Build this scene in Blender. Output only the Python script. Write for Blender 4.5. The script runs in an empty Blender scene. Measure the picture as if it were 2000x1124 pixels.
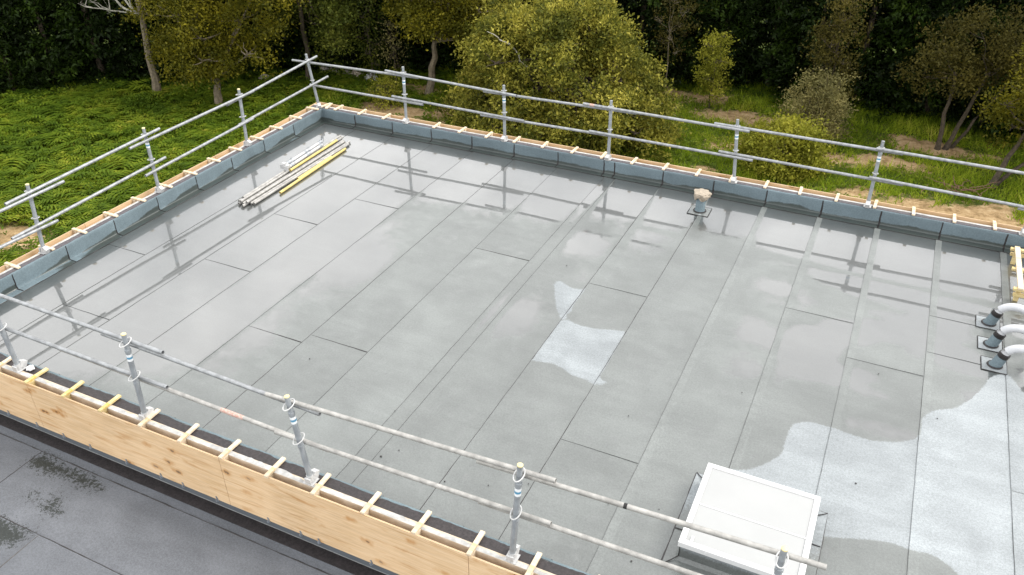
import bpy, math, random
import numpy as np
from mathutils import Vector, Matrix, noise as mnoise

R = math.radians
random.seed(7)
rng = np.random.default_rng(11)
sc = bpy.context.scene
C = sc.collection

# ------------------------------------------------------------------ camera
cam_d = bpy.data.cameras.new('camera')
cam_d.sensor_width = 36.0
cam_d.lens = 29.12
cam_d.clip_end = 600
cam = bpy.data.objects.new('camera', cam_d)
C.objects.link(cam)
pitch, yaw, roll = R(32.43), R(-25.43), R(-0.17)
fw = Vector((math.sin(yaw) * math.cos(pitch), math.cos(yaw) * math.cos(pitch), -math.sin(pitch)))
rt = fw.cross(Vector((0, 0, 1))).normalized()
up = rt.cross(fw)
r2 = rt * math.cos(roll) + up * math.sin(roll)
u2 = -rt * math.sin(roll) + up * math.cos(roll)
cam.matrix_world = Matrix((( r2.x, u2.x, -fw.x, 10.859), (r2.y, u2.y, -fw.y, -13.520), (r2.z, u2.z, -fw.z, 6.547), (0, 0, 0, 1)))
sc.camera = cam

# ------------------------------------------------------------------ sky, sun, exposure
SUN_EL, SUN_AZ = R(48), R(62)          # azimuth measured from +Y (into the picture) towards +X
world = bpy.data.worlds.new('World')
sc.world = world
world.use_nodes = True
wn, wl = world.node_tree.nodes, world.node_tree.links
wn.clear()
w_out = wn.new('ShaderNodeOutputWorld')
w_bg = wn.new('ShaderNodeBackground')
w_bg.inputs['Strength'].default_value = 0.1
sky = wn.new('ShaderNodeTexSky')
sky.sky_type = 'NISHITA'
sky.sun_disc = False
sky.sun_elevation = SUN_EL
sky.sun_rotation = SUN_AZ
w_tc = wn.new('ShaderNodeTexCoord')
w_map = wn.new('ShaderNodeMapping')
w_map.inputs['Scale'].default_value = (1, 1, 1.9)
w_n = wn.new('ShaderNodeTexNoise')
w_n.inputs['Scale'].default_value = 2.6
w_n.inputs['Detail'].default_value = 7
w_n.inputs['Roughness'].default_value = 0.55
w_n.inputs['Distortion'].default_value = 0.5
w_cr = wn.new('ShaderNodeValToRGB')
w_cr.color_ramp.elements[0].position = 0.30
w_cr.color_ramp.elements[0].color = (5.6, 5.8, 6.0, 1)
w_cr.color_ramp.elements[1].position = 0.68
w_cr.color_ramp.elements[1].color = (15.4, 15.2, 14.9, 1)
w_mx = wn.new('ShaderNodeMix')
w_mx.data_type = 'RGBA'
w_mx.inputs['Factor'].default_value = 0.93
wl.new(w_tc.outputs['Generated'], w_map.inputs['Vector'])
wl.new(w_map.outputs['Vector'], w_n.inputs['Vector'])
wl.new(w_n.outputs['Fac'], w_cr.inputs['Fac'])
wl.new(sky.outputs['Color'], w_mx.inputs['A'])
wl.new(w_cr.outputs['Color'], w_mx.inputs['B'])
wl.new(w_mx.outputs['Result'], w_bg.inputs['Color'])
wl.new(w_bg.outputs['Background'], w_out.inputs['Surface'])

sun_d = bpy.data.lights.new('sun', 'SUN')
sun_d.energy = 1.5
sun_d.angle = R(24)
sun_d.color = (1.0, 0.95, 0.87)
sun = bpy.data.objects.new('sun', sun_d)
C.objects.link(sun)
sdir = Vector((math.sin(SUN_AZ) * math.cos(SUN_EL), math.cos(SUN_AZ) * math.cos(SUN_EL), math.sin(SUN_EL)))
sun.rotation_euler = (-sdir).to_track_quat('-Z', 'Y').to_euler()
sun.location = (20, 20, 25)

sc.view_settings.view_transform = 'Standard'
sc.view_settings.look = 'None'
sc.view_settings.gamma = 1
sc.view_settings.exposure = 1.08
sc.view_settings.use_curve_mapping = False

# ------------------------------------------------------------------ node helpers
class NT:
    def __init__(s, name):
        s.m = bpy.data.materials.new(name)
        s.m.use_nodes = True
        s.t = s.m.node_tree
        s.t.nodes.clear()
        s.out = s.n('ShaderNodeOutputMaterial')
        s.b = s.n('ShaderNodeBsdfPrincipled')
        s.l(s.b.outputs[0], s.out.inputs['Surface'])
    def n(s, t):
        return s.t.nodes.new(t)
    def l(s, a, b):
        s.t.links.new(a, b)
    def put(s, inp, v):
        if hasattr(v, 'is_output'):
            s.l(v, inp)
        else:
            inp.default_value = v
    def set(s, **k):
        for a, v in k.items():
            s.put(s.b.inputs[a.replace('_', ' ')], v)
    def pos(s, obj=False):
        if obj:
            return s.n('ShaderNodeTexCoord').outputs['Object']
        return s.n('ShaderNodeNewGeometry').outputs['Position']
    def mapped(s, v, scale=(1, 1, 1), loc=(0, 0, 0)):
        m = s.n('ShaderNodeMapping')
        m.inputs['Scale'].default_value = scale
        m.inputs['Location'].default_value = loc
        s.l(v, m.inputs['Vector'])
        return m.outputs['Vector']
    def noise(s, v, scale, detail=3, rough=0.5, dist=0.0):
        n = s.n('ShaderNodeTexNoise')
        n.inputs['Scale'].default_value = scale
        n.inputs['Detail'].default_value = detail
        n.inputs['Roughness'].default_value = rough
        n.inputs['Distortion'].default_value = dist
        s.l(v, n.inputs['Vector'])
        return n.outputs['Fac']
    def math(s, op, a, b=0.0, c=0.0):
        n = s.n('ShaderNodeMath')
        n.operation = op
        for i, v in enumerate((a, b, c)):
            s.put(n.inputs[i], v)
        return n.outputs[0]
    def sstep(s, v, a, b, lo=0.0, hi=1.0):
        n = s.n('ShaderNodeMapRange')
        n.interpolation_type = 'SMOOTHSTEP'
        s.put(n.inputs['Value'], v)
        n.inputs['From Min'].default_value = a
        n.inputs['From Max'].default_value = b
        n.inputs['To Min'].default_value = lo
        n.inputs['To Max'].default_value = hi
        return n.outputs['Result']
    def mix(s, f, a, b, mode='MIX'):
        n = s.n('ShaderNodeMix')
        n.data_type = 'RGBA'
        n.blend_type = mode
        s.put(n.inputs['Factor'], f)
        for k, v in (('A', a), ('B', b)):
            if isinstance(v, tuple) and len(v) == 3:
                v = v + (1,)
            s.put(n.inputs[k], v)
        return n.outputs['Result']
    def ramp(s, f, stops):
        n = s.n('ShaderNodeValToRGB')
        e = n.color_ramp.elements
        while len(e) < len(stops):
            e.new(0.5)
        for q, (p, c) in zip(e, stops):
            q.position = p
            q.color = (c if len(c) == 4 else c + (1,))
        s.put(n.inputs['Fac'], f)
        return n.outputs['Color']
    def attr(s, name):
        n = s.n('ShaderNodeAttribute')
        n.attribute_name = name
        return n.outputs['Fac']
    def bump(s, h, strength, dist):
        n = s.n('ShaderNodeBump')
        n.inputs['Strength'].default_value = strength
        n.inputs['Distance'].default_value = dist
        s.l(h, n.inputs['Height'])
        return n.outputs['Normal']

def felt_mat(name, dry, wet, edge=0.09, spec=0.75, grain=0.22):
    t = NT(name)
    p = t.pos()
    g1 = t.noise(p, 120, 2, 0.7)
    g2 = t.noise(p, 42, 3, 0.65)
    mot = t.noise(p, 1.3, 5, 0.6, 0.4)
    ed = t.noise(p, 30, 6, 0.8)
    stk = t.noise(t.mapped(p, (0.7, 3.4, 1)), 1.0, 5, 0.65, 0.8)
    dm = t.sstep(t.math('ADD', t.attr('dry'), t.math('MULTIPLY', t.math('SUBTRACT', ed, 0.5), edge)), -0.012, 0.012)
    pe = t.noise(p, 6, 5, 0.65)
    pm = t.sstep(t.math('ADD', t.attr('pond'), t.math('MULTIPLY', t.math('SUBTRACT', pe, 0.5), 0.22)), 0.0, 0.10)
    pm = t.math('MULTIPLY', pm, t.math('SUBTRACT', 1.0, dm))
    col = t.mix(dm, wet, dry)
    lb = t.math('MULTIPLY', t.attr('lapb'), t.sstep(t.noise(p, 5, 4, 0.7), 0.35, 0.6))
    gr = t.math('ADD', t.math('MULTIPLY', g1, 0.75), t.math('MULTIPLY', g2, 0.65))
    spk = t.sstep(gr, 0.50, 0.90, 1 - grain, 1 + grain)
    spk = t.math('MULTIPLY', spk, t.math('ADD', 1.0, t.math('MULTIPLY', t.math('MULTIPLY', lb, t.math('SUBTRACT', 1.0, dm)), 0.13)))
    vm = t.n('ShaderNodeVectorMath')
    vm.operation = 'SCALE'
    t.l(col, vm.inputs[0])
    mm = t.math('MULTIPLY', spk, t.math('MULTIPLY', t.sstep(mot, 0.3, 0.7, 0.88, 1.10), t.sstep(stk, 0.3, 0.7, 0.93, 1.07)))
    oi = t.n('ShaderNodeObjectInfo')
    mm = t.math('MULTIPLY', mm, t.math('ADD', 0.93, t.math('MULTIPLY', oi.outputs['Random'], 0.14)))
    mm = t.math('MULTIPLY', mm, t.sstep(pm, 0, 1, 1.0, 0.42))
    t.l(mm, vm.inputs['Scale'])
    t.l(vm.outputs[0], t.b.inputs['Base Color'])
    rgh = t.math('ADD', 0.30, t.math('MULTIPLY', dm, 0.5))
    t.set(Roughness=rgh)
    t.set(Specular_IOR_Level=t.math('SUBTRACT', spec, t.math('MULTIPLY', dm, spec - 0.25)))
    t.l(t.bump(gr, 0.35, 0.003), t.b.inputs['Normal'])
    t.set(Coat_Weight=pm, Coat_Roughness=0.012, Coat_IOR=1.9)
    rip = t.noise(p, 9, 2)
    t.l(t.bump(rip, 0.05, 0.002), t.b.inputs['Coat Normal'])
    return t.m

def simple(name, col, rough=0.6, metal=0.0, var=0.12, scale=20, bump=0.0, spec=0.5, col2=None):
    t = NT(name)
    p = t.pos()
    n = t.noise(p, scale, 5, 0.6)
    c2 = col2 or tuple(c * (1 - var * 2) for c in col)
    c = t.mix(t.sstep(n, 0.3, 0.7), c2, col)
    t.set(Base_Color=c, Metallic=metal, Specular_IOR_Level=spec)
    t.set(Roughness=t.sstep(t.noise(p, scale * 2.3, 3), 0.3, 0.7, rough * 0.85, min(1, rough * 1.15)))
    if bump:
        t.l(t.bump(n, bump, 0.004), t.b.inputs['Normal'])
    return t.m

def wood_mat(name, a, b, knot=(0.16, 0.07, 0.02), grain=(1.2, 14, 14), knots=True, streak=(0.42, 0.2, 0.06)):
    t = NT(name)
    p = t.pos(True)
    g = t.noise(t.mapped(p, grain), 2.2, 6, 0.6, 0.6)
    fine = t.noise(t.mapped(p, (3, 90, 90)), 1.5, 3, 0.6)
    c = t.mix(t.sstep(g, 0.3, 0.72), b, a)
    st = t.noise(t.mapped(p, (0.55, 5.0, 6.0), (3.1, 0.4, 1.7)), 1.6, 5, 0.6, 1.2)
    c = t.mix(t.sstep(st, 0.54, 0.70, 0, 0.8), c, streak)
    c = t.mix(t.sstep(fine, 0.35, 0.75, 0.0, 0.38), c, tuple(q * 0.45 for q in b))
    if knots:
        v = t.n('ShaderNodeTexVoronoi')
        v.inputs['Scale'].default_value = 1.0
        t.l(t.mapped(p, (2.3, 0.01, 5.2), (0.3, 0.1, 0.2)), v.inputs['Vector'])
        wob = t.math('ADD', v.outputs['Distance'], t.math('MULTIPLY', t.math('SUBTRACT', t.noise(p, 11, 5), 0.5), 0.5))
        c = t.mix(t.sstep(wob, 0.09, 0.30, 0.9, 0.0), c, streak)
        c = t.mix(t.sstep(wob, 0.06, 0.11, 1.0, 0.0), c, knot)
    if knots:
        sp = t.n('ShaderNodeSeparateXYZ')
        t.l(p, sp.inputs[0])
        fr = t.math('FRACT', t.math('MULTIPLY', t.math('ADD', sp.outputs['Z'], t.math('MULTIPLY', t.noise(t.mapped(p, (.8, 1, 1)), 1.2, 2), 0.05)), 8.2))
        c = t.mix(t.sstep(fr, 0.0, 0.045, 0.5, 0.0), c, (0.22, 0.12, 0.05))
    big = t.noise(p, 1.1, 2)
    c = t.mix(t.sstep(big, 0.35, 0.7, 0, 0.3), c, tuple(min(1, q * 1.25) for q in a))
    t.set(Base_Color=c, Roughness=0.72, Specular_IOR_Level=0.3)
    t.l(t.bump(fine, 0.15, 0.002), t.b.inputs['Normal'])
    return t.m

def leaf_mat(name, stops, trans=0.35, rough=0.55):
    t = NT(name)
    r = t.attr('rnd')
    big = t.noise(t.pos(), 0.9, 4, 0.65)
    f = t.math('ADD', t.math('MULTIPLY', r, 0.60), t.math('MULTIPLY', t.sstep(big, 0.33, 0.67), 0.40))
    c = t.ramp(f, stops)
    t.set(Base_Color=c, Roughness=rough, Specular_IOR_Level=0.12)
    tr = t.n('ShaderNodeBsdfTranslucent')
    t.l(c, tr.inputs['Color'])
    mx = t.n('ShaderNodeMixShader')
    mx.inputs[0].default_value = trans
    t.l(t.b.outputs[0], mx.inputs[1])
    t.l(tr.outputs[0], mx.inputs[2])
    t.l(mx.outputs[0], t.out.inputs['Surface'])
    return t.m

M = {}
M['felt'] = felt_mat('roof_felt', (0.250, 0.270, 0.282), (0.126, 0.136, 0.132), grain=0.18)
M['felt_up'] = felt_mat('upstand_felt', (0.128, 0.168, 0.188), (0.046, 0.057, 0.054), 0.06, 0.5, 0.14)
M['felt_low'] = felt_mat('lower_roof_felt', (0.117, 0.124, 0.138), (0.033, 0.037, 0.035), 0.5, 0.15, 0.18)
M['bitumen'] = simple('bitumen', (0.022, 0.018, 0.018), 0.45, var=0.3, scale=60, bump=0.4)
M['lap'] = simple('lap_bleed_shadow', (0.062, 0.064, 0.062), 0.6, var=0.3, scale=40)  # dark grey line colour: bitumen bleed with the lap's shadow painted in
M['black_felt'] = simple('black_felt', (0.034, 0.027, 0.028), 0.6, var=0.3, scale=30, bump=0.3)
M['grey_membrane'] = simple('grey_membrane', (0.085, 0.074, 0.082), 0.65, var=0.2, scale=25, bump=0.2)
M['galv'] = simple('galvanised_steel', (0.34, 0.352, 0.365), 0.45, 0.4, var=0.2, scale=13)
M['galv_post'] = simple('galvanised_post_steel', (0.35, 0.375, 0.40), 0.40, 0.35, var=0.12, scale=12)
M['galv_white'] = simple('bright_bracket_steel', (0.52, 0.52, 0.52), 0.5, 0.1, var=0.1, scale=30)
M['alu'] = simple('dull_aluminium', (0.41, 0.40, 0.38), 0.5, 0.25, var=0.2, scale=11)
M['dark'] = simple('bore_shade_and_tape', (0.02, 0.02, 0.02), 0.8)  # near black: painted shade in the pipe mouths, also the tape
M['yellow'] = simple('yellow_tube_paint', (0.58, 0.46, 0.16), 0.45, var=0.12, scale=9)
M['cap'] = simple('cream_plastic', (0.70, 0.60, 0.32), 0.5, var=0.08)
M['sticker'] = simple('white_sticker', (0.78, 0.8, 0.82), 0.4, var=0.03)
M['blue'] = simple('blue_sticker', (0.10, 0.27, 0.42), 0.4, var=0.05)
M['red'] = simple('faded_red_paint', (0.46, 0.22, 0.17), 0.6, var=0.2, scale=45, col2=(0.48, 0.42, 0.38))
M['ply'] = wood_mat('pine_plywood', (0.67, 0.49, 0.31), (0.57, 0.385, 0.21), streak=(0.40, 0.19, 0.05), knot=(0.07, 0.03, 0.010))
M['ply_edge'] = wood_mat('plywood_edge', (0.56, 0.42, 0.27), (0.50, 0.35, 0.21), knots=False, streak=(.45,.28,.13))
M['batten'] = wood_mat('pine_batten', (0.70, 0.60, 0.47), (0.62, 0.50, 0.35), knots=False, streak=(.54,.40,.20))
M['batten_y'] = wood_mat('yellow_treated_batten', (0.66, 0.54, 0.30), (0.58, 0.45, 0.20), knots=False, streak=(0.6, 0.4, 0.06))
M['rib'] = simple('limewashed_board', (0.58, 0.50, 0.40), 0.85, var=0.16, scale=7, col2=(0.44, 0.35, 0.25))
M['rib_top'] = simple('chalky_render', (0.50, 0.495, 0.48), 0.9, var=0.2, scale=9, bump=0.3)
M['concrete'] = simple('rendered_wall', (0.36, 0.37, 0.37), 0.85, scale=5, bump=0.2)
M['fascia'] = simple('grey_fascia_metal', (0.10, 0.112, 0.125), 0.5, 0.1, var=0.05, scale=4)
M['clip'] = simple('zinc_clip', (0.30, 0.33, 0.37), 0.45, 0.5, var=0.2, scale=40)
M['white'] = simple('white_powder_coat', (0.62, 0.62, 0.62), 0.35, var=0.015)
M['opal'] = simple('opal_glazing', (0.335, 0.34, 0.34), 0.12, var=0.02, scale=2)
M['pvc'] = simple('white_pvc', (0.47, 0.48, 0.50), 0.3, var=0.02)
M['tan'] = simple('crumpled_paper', (0.36, 0.305, 0.24), 0.8, var=0.12, scale=30, bump=0.3)
M['foil'] = simple('crumpled_white_wrap', (0.72, 0.72, 0.73), 0.35, 0.2, var=0.15, scale=60)
M['bark'] = simple('bark', (0.09, 0.068, 0.045), 0.9, var=0.3, scale=14, bump=0.6)
M['bark_pale'] = simple('pale_bark', (0.21, 0.17, 0.115), 0.9, var=0.25, scale=12, bump=0.5)
M['bark_dead'] = simple('bleached_dead_wood', (0.42, 0.40, 0.34), 0.85, var=0.2, scale=12)
M['twig'] = simple('reddish_twig', (0.24, 0.12, 0.09), 0.85, var=0.2)
M['stone'] = simple('pale_stone', (0.40, 0.36, 0.31), 0.9, var=0.2, scale=9, bump=0.4)

# ------------------------------------------------------------------ mesh helpers
class MB:
    def __init__(s):
        s.v, s.f = [], []
    def add(s, vs, fs):
        o = len(s.v)
        s.v += [tuple(q) for q in vs]
        s.f += [tuple(i + o for i in f) for f in fs]
        return s
    def box(s, a, b):
        (x0, y0, z0), (x1, y1, z1) = a, b
        return s.add([(x0, y0, z0), (x1, y0, z0), (x1, y1, z0), (x0, y1, z0), (x0, y0, z1), (x1, y0, z1), (x1, y1, z1), (x0, y1, z1)],
                     [(0, 3, 2, 1), (4, 5, 6, 7), (0, 1, 5, 4), (1, 2, 6, 5), (2, 3, 7, 6), (3, 0, 4, 7)])
    def obox(s, c, size, rot=(0, 0, 0)):
        m = Matrix.Translation(c) @ (Matrix.Rotation(rot[2], 4, 'Z') @ Matrix.Rotation(rot[1], 4, 'Y') @ Matrix.Rotation(rot[0], 4, 'X'))
        h = [q / 2 for q in size]
        t = MB().box((-h[0], -h[1], -h[2]), h)
        return s.add([m @ Vector(q) for q in t.v], t.f)
    def ringpts(s, c, d, r, n, ph=0.0):
        d = Vector(d).normalized()
        a = d.orthogonal().normalized() if abs(d.z) > 0.9 else d.cross(Vector((0, 0, 1))).normalized()
        b = d.cross(a)
        return [Vector(c) + (a * math.cos(2 * math.pi * i / n + ph) + b * math.sin(2 * math.pi * i / n + ph)) * r for i in range(n)]
    def loft(s, rings, closed_ends=True):
        n = len(rings[0])
        vs, fs = [], []
        for q in rings:
            vs += q
        for k in range(len(rings) - 1):
            for i in range(n):
                j = (i + 1) % n
                fs.append((k * n + i, k * n + j, (k + 1) * n + j, (k + 1) * n + i))
        if closed_ends:
            fs.append(tuple(reversed(range(n))))
            fs.append(tuple((len(rings) - 1) * n + i for i in range(n)))
        return s.add(vs, fs)
    def tube(s, a, b, r, n=12, hollow=True):
        a, b = Vector(a), Vector(b)
        d = (b - a).normalized()
        if hollow:
            ri = r * 0.84
            rs = [s.ringpts(a + d * 0.05, d, ri, n), s.ringpts(a, d, ri, n), s.ringpts(a, d, r, n), s.ringpts(b, d, r, n), s.ringpts(b, d, ri, n), s.ringpts(b - d * 0.05, d, ri, n)]
        else:
            rs = [s.ringpts(a, d, r, n), s.ringpts(b, d, r, n)]
        return s.loft(rs)
    def path(s, pts, rad, n=8):
        rs = []
        pts = [Vector(q) for q in pts]
        for i, q in enumerate(pts):
            d = pts[min(i + 1, len(pts) - 1)] - pts[max(i - 1, 0)]
            rs.append(s.ringpts(q, d, rad[i] if isinstance(rad, (list, tuple)) else rad, n))
        return s.loft(rs)
    def hoop(s, c, ax, ay, rx, ry, w, n=18, m=6):
        ax, ay, c = Vector(ax).normalized(), Vector(ay).normalized(), Vector(c)
        nz = ax.cross(ay)
        vs, fs = [], []
        for i in range(n):
            a = 2 * math.pi * i / n
            o = ax * math.cos(a) * rx + ay * math.sin(a) * ry
            e = (ax * math.cos(a) * ry + ay * math.sin(a) * rx).normalized()
            for j in range(m):
                b = 2 * math.pi * j / m
                vs.append(c + o + e * math.cos(b) * w + nz * math.sin(b) * w)
        for i in range(n):
            for j in range(m):
                fs.append((i * m + j, ((i + 1) % n) * m + j, ((i + 1) % n) * m + (j + 1) % m, i * m + (j + 1) % m))
        return s.add(vs, fs)
    def mesh(s, name, smooth=False):
        me = bpy.data.meshes.new(name)
        me.from_pydata(s.v, [], s.f)
        me.validate()
        me.update()
        if smooth:
            me.polygons.foreach_set('use_smooth', [True] * len(me.polygons))
            try:
                me.set_sharp_from_angle(angle=R(40))
            except Exception:
                pass
        return me

def link(name, me, mat, parent=None):
    if mat is not None and not me.materials:
        me.materials.append(M[mat] if isinstance(mat, str) else mat)
    o = bpy.data.objects.new(name, me)
    C.objects.link(o)
    o.parent = parent
    return o
def obj(name, mb, mat, parent=None, smooth=False):
    return link(name, mb.mesh(name, smooth), mat, parent)
def tag(o, label, cat, group=None):
    o['label'] = label
    o['category'] = cat
    if group:
        o['group'] = group
    return o
def empty(name, loc=(0, 0, 0)):
    o = bpy.data.objects.new(name, None)
    o.empty_display_size = 0.2
    o.location = loc
    C.objects.link(o)
    return o
def fast_mesh(name, V, F, attrs=None, smooth=False):
    me = bpy.data.meshes.new(name)
    V = np.asarray(V, dtype=np.float32)
    F = np.asarray(F, dtype=np.int32)
    k = F.shape[1]
    me.vertices.add(len(V))
    me.vertices.foreach_set('co', V.ravel())
    me.loops.add(F.size)
    me.loops.foreach_set('vertex_index', F.ravel())
    me.polygons.add(len(F))
    me.polygons.foreach_set('loop_start', np.arange(0, F.size, k, dtype=np.int32))
    me.polygons.foreach_set('loop_total', np.full(len(F), k, dtype=np.int32))
    if smooth:
        me.polygons.foreach_set('use_smooth', np.ones(len(F), dtype=bool))
    for n, a in (attrs or {}).items():
        at = me.attributes.new(n, 'FLOAT', 'POINT')
        at.data.foreach_set('value', np.asarray(a, dtype=np.float32))
    me.update(calc_edges=True)
    return me
def fbm(x, y, z=0.0, o=3):
    return mnoise.fractal(Vector((x, y, z)), 1.0, 2.0, o)

# ------------------------------------------------------------------ wet and dry fields of the roof
DRY1 = [(6.92, -3.81), (7.0, -3.74), (7.11, -3.79), (7.23, -3.86), (7.38, -3.83), (7.43, -3.76), (7.42, -4.29), (7.47, -4.44), (7.42, -4.51), (7.49, -4.63), (7.65, -4.7), (7.91, -4.68),
        (8.31, -4.55), (8.33, -5.5), (8.32, -5.67), (8.47, -5.71), (8.48, -5.74), (8.39, -5.81), (8.3, -5.81), (8.21, -5.77), (8.01, -5.76), (7.84, -5.68), (7.69, -5.64), (7.52, -5.68), (7.42, -5.73),
        (7.41, -4.7), (7.37, -4.63), (7.26, -4.48), (7.1, -4.17), (6.99, -3.92)]
DRY2 = [(9.95, -6.62), (10.18, -6.56), (10.35, -6.49), (10.52, -6.31), (10.65, -6.08), (10.65, -5.84), (10.66, -5.63), (10.69, -5.48), (10.86, -5.38), (11.1, -5.38), (11.31, -5.41), (11.53, -5.42), (11.81, -5.32),
        (11.98, -5.18), (12.04, -5.05), (12.04, -4.75), (12.15, -4.55), (12.39, -4.4), (12.56, -4.13), (12.71, -3.77), (12.77, -3.55), (12.97, -3.37), (13.14, -3.73), (13.6, -4.3), (14.2, -5.5), (14.0, -7.2),
        (13.2, -7.6), (12.47, -7.02), (12.35, -6.92), (12.23, -6.86), (12.07, -6.9), (11.91, -6.88), (11.75, -6.9), (11.56, -6.97), (11.38, -7.04), (11.26, -7.08), (10.8, -7.3), (10.0, -7.0)]
def sdf(poly, P):
    P = np.asarray(P, float)
    d = np.full(len(P), 1e9)
    inside = np.zeros(len(P), bool)
    n = len(poly)
    for i in range(n):
        a, b = np.array(poly[i]), np.array(poly[(i + 1) % n])
        e = b - a
        w = P - a
        t = np.clip((w @ e) / max(e @ e, 1e-9), 0, 1)
        d = np.minimum(d, np.linalg.norm(w - t[:, None] * e, axis=1))
        c = ((a[1] > P[:, 1]) != (b[1] > P[:, 1])) & (P[:, 0] < (b[0] - a[0]) * (P[:, 1] - a[1]) / (b[1] - a[1] + 1e-12) + a[0])
        inside ^= c
    return np.where(inside, d, -d)
def pond_at(x, y, u=0.5):
    n = fbm(x * 0.55, y * 0.55, 3.3)
    ext = 2.45 if x < 5.6 else 2.45 - 0.75 * min(1, (x - 5.6) / 0.8) + 0.75 * max(0, min(1, (x - 9.4) / 1.0))
    a = 0.62 * (1 + y / ext) + 0.16 * n
    b = 0.50 * (1 - x / 4.3) + 0.20 * n
    if y < -7.6:
        b -= 0.25 * (-7.6 - y)
    q = 0.0
    if x > 9.6:
        q = (fbm(x * 0.8, y * 1.7, 9.1) * 0.65 + 0.10) * min(1, (x - 9.6) / 0.8) * max(0, min(1, (y + 5.4) / 0.6))
    c = max(0.22 - 0.45 * math.hypot((x - 6.72), (y + 4.95) * 0.7), 0.25 - 0.35 * math.hypot(x - 5.9, y + 1.6),
            0.18 - 0.4 * math.hypot(x - 6.95, y + 2.5)) + 0.08 * n
    lap = -(0.12 if x < 6.4 else 0.55) * max(0.0, 1 - u / 0.13) - 0.10 * max(0.0, 1 - (1 - u) / 0.06)
    lo = -0.10 + 0.30 * fbm(x * 0.45 + 5, y * 0.6, 8.8) + 0.10 * n - max(0.0, -4.4 - y) * 0.30
    if x > 7.2:
        lap -= 0.5 * math.exp(-((y + 1.62 + 0.02 * (x - 8)) / 0.06) ** 2) * min(1, x - 7.2)
    return max(a, b, c, q, lo) + lap

building = tag(empty('building', (0, 0, -3.7)), 'low building with a wet grey felt flat roof ringed by timber formwork', 'building')
def bpart(name, mb, mat, smooth=False):
    o = obj(name, mb, mat, building, smooth)
    o.location = (0, 0, 3.7)
    return o
XR, YF = 16.0, -8.56
deck = bpart('roof_deck', MB().box((-0.135, YF - 0.135, -0.35), (XR + 0.135, 0.135, -0.012)), 'bitumen')
SEAM = [-0.03, 0.80, 1.73, 2.65, 3.57, 4.48, 5.40, 6.35, 6.56, 7.41, 8.32, 9.25, 10.17, 11.09, 12.02, 12.95, 13.87, 14.79, 15.72, XR + 0.02]
CROSS = {0: [-5.8], 2: [-5.5, -3.82], 4: [-6.64], 5: [-6.45], 6: [-3.4], 9: [-3.62], 3: [-2.75], 1: [-7.35], 10: [-6.9], 12: [-3.05], 13: [-3.9], 14: [-2.4, -3.33], 15: [-5.6], 16: [-2.9]}
def grid_sheet(x0, x1, y0, y1, zf, step, wet, band=0.0):
    nx, ny = max(2, int((x1 - x0) / step) + 1), max(2, int((y1 - y0) / step) + 1)
    xs, ys = np.linspace(x0, x1, nx), np.linspace(y0, y1, ny)
    if band:
        xs = np.sort(np.concatenate([xs[xs > x0 + band + 0.02], [x0, x0 + band - 0.008, x0 + band]]))
        nx = len(xs)
    X, Y = np.meshgrid(xs, ys)
    P = np.stack([X.ravel(), Y.ravel()], 1)
    Z = np.array([zf(x, y) for x, y in P])
    idx = np.arange(nx * ny).reshape(ny, nx)
    F = np.stack([idx[:-1, :-1], idx[:-1, 1:], idx[1:, 1:], idx[1:, :-1]], -1).reshape(-1, 4)
    return fast_mesh('felt_sheet', np.column_stack([P, Z]), F, wet(P), True)
def bead_line(name, a, b, w, z, parent, seed, gap=0.0, step=0.05, mat='bitumen'):
    """an irregular run of bitumen along a lap, with lap shadow in the colour where grey; it thins out and stops where the lap is tight"""
    a, b = Vector(a), Vector(b)
    L = (b - a).length
    n = max(3, int(L / step))
    d = (b - a).normalized()
    s = Vector((-d.y, d.x, 0))
    vs, fs = [], []
    prev = None
    for i in range(n + 1):
        q = a + (b - a) * (i / n)
        k = 0.5 + 0.8 * fbm(q.x * 1.1 + seed, q.y * 1.1, seed) + 0.45 * fbm(q.x * 9, q.y * 9, seed)
        ww = w * max(0.0, k - gap)
        ww = max(ww, 0.0007)
        o = s * (0.004 * fbm(q.x * 5, q.y * 5, seed + 4))
        vs += [tuple(q + o - s * ww / 2 + Vector((0, 0, z - 0.002))), tuple(q + o + Vector((0, 0, z + 0.003))), tuple(q + o + s * ww / 2 + Vector((0, 0, z - 0.002)))]
        c = len(vs) - 3
        if prev is not None:
            fs += [(prev, c, c + 1, prev + 1), (prev + 1, c + 1, c + 2, prev + 2)]
        prev = c
    if not fs:
        return None
    return obj(name, MB().add(vs, fs), mat, parent)
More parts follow.
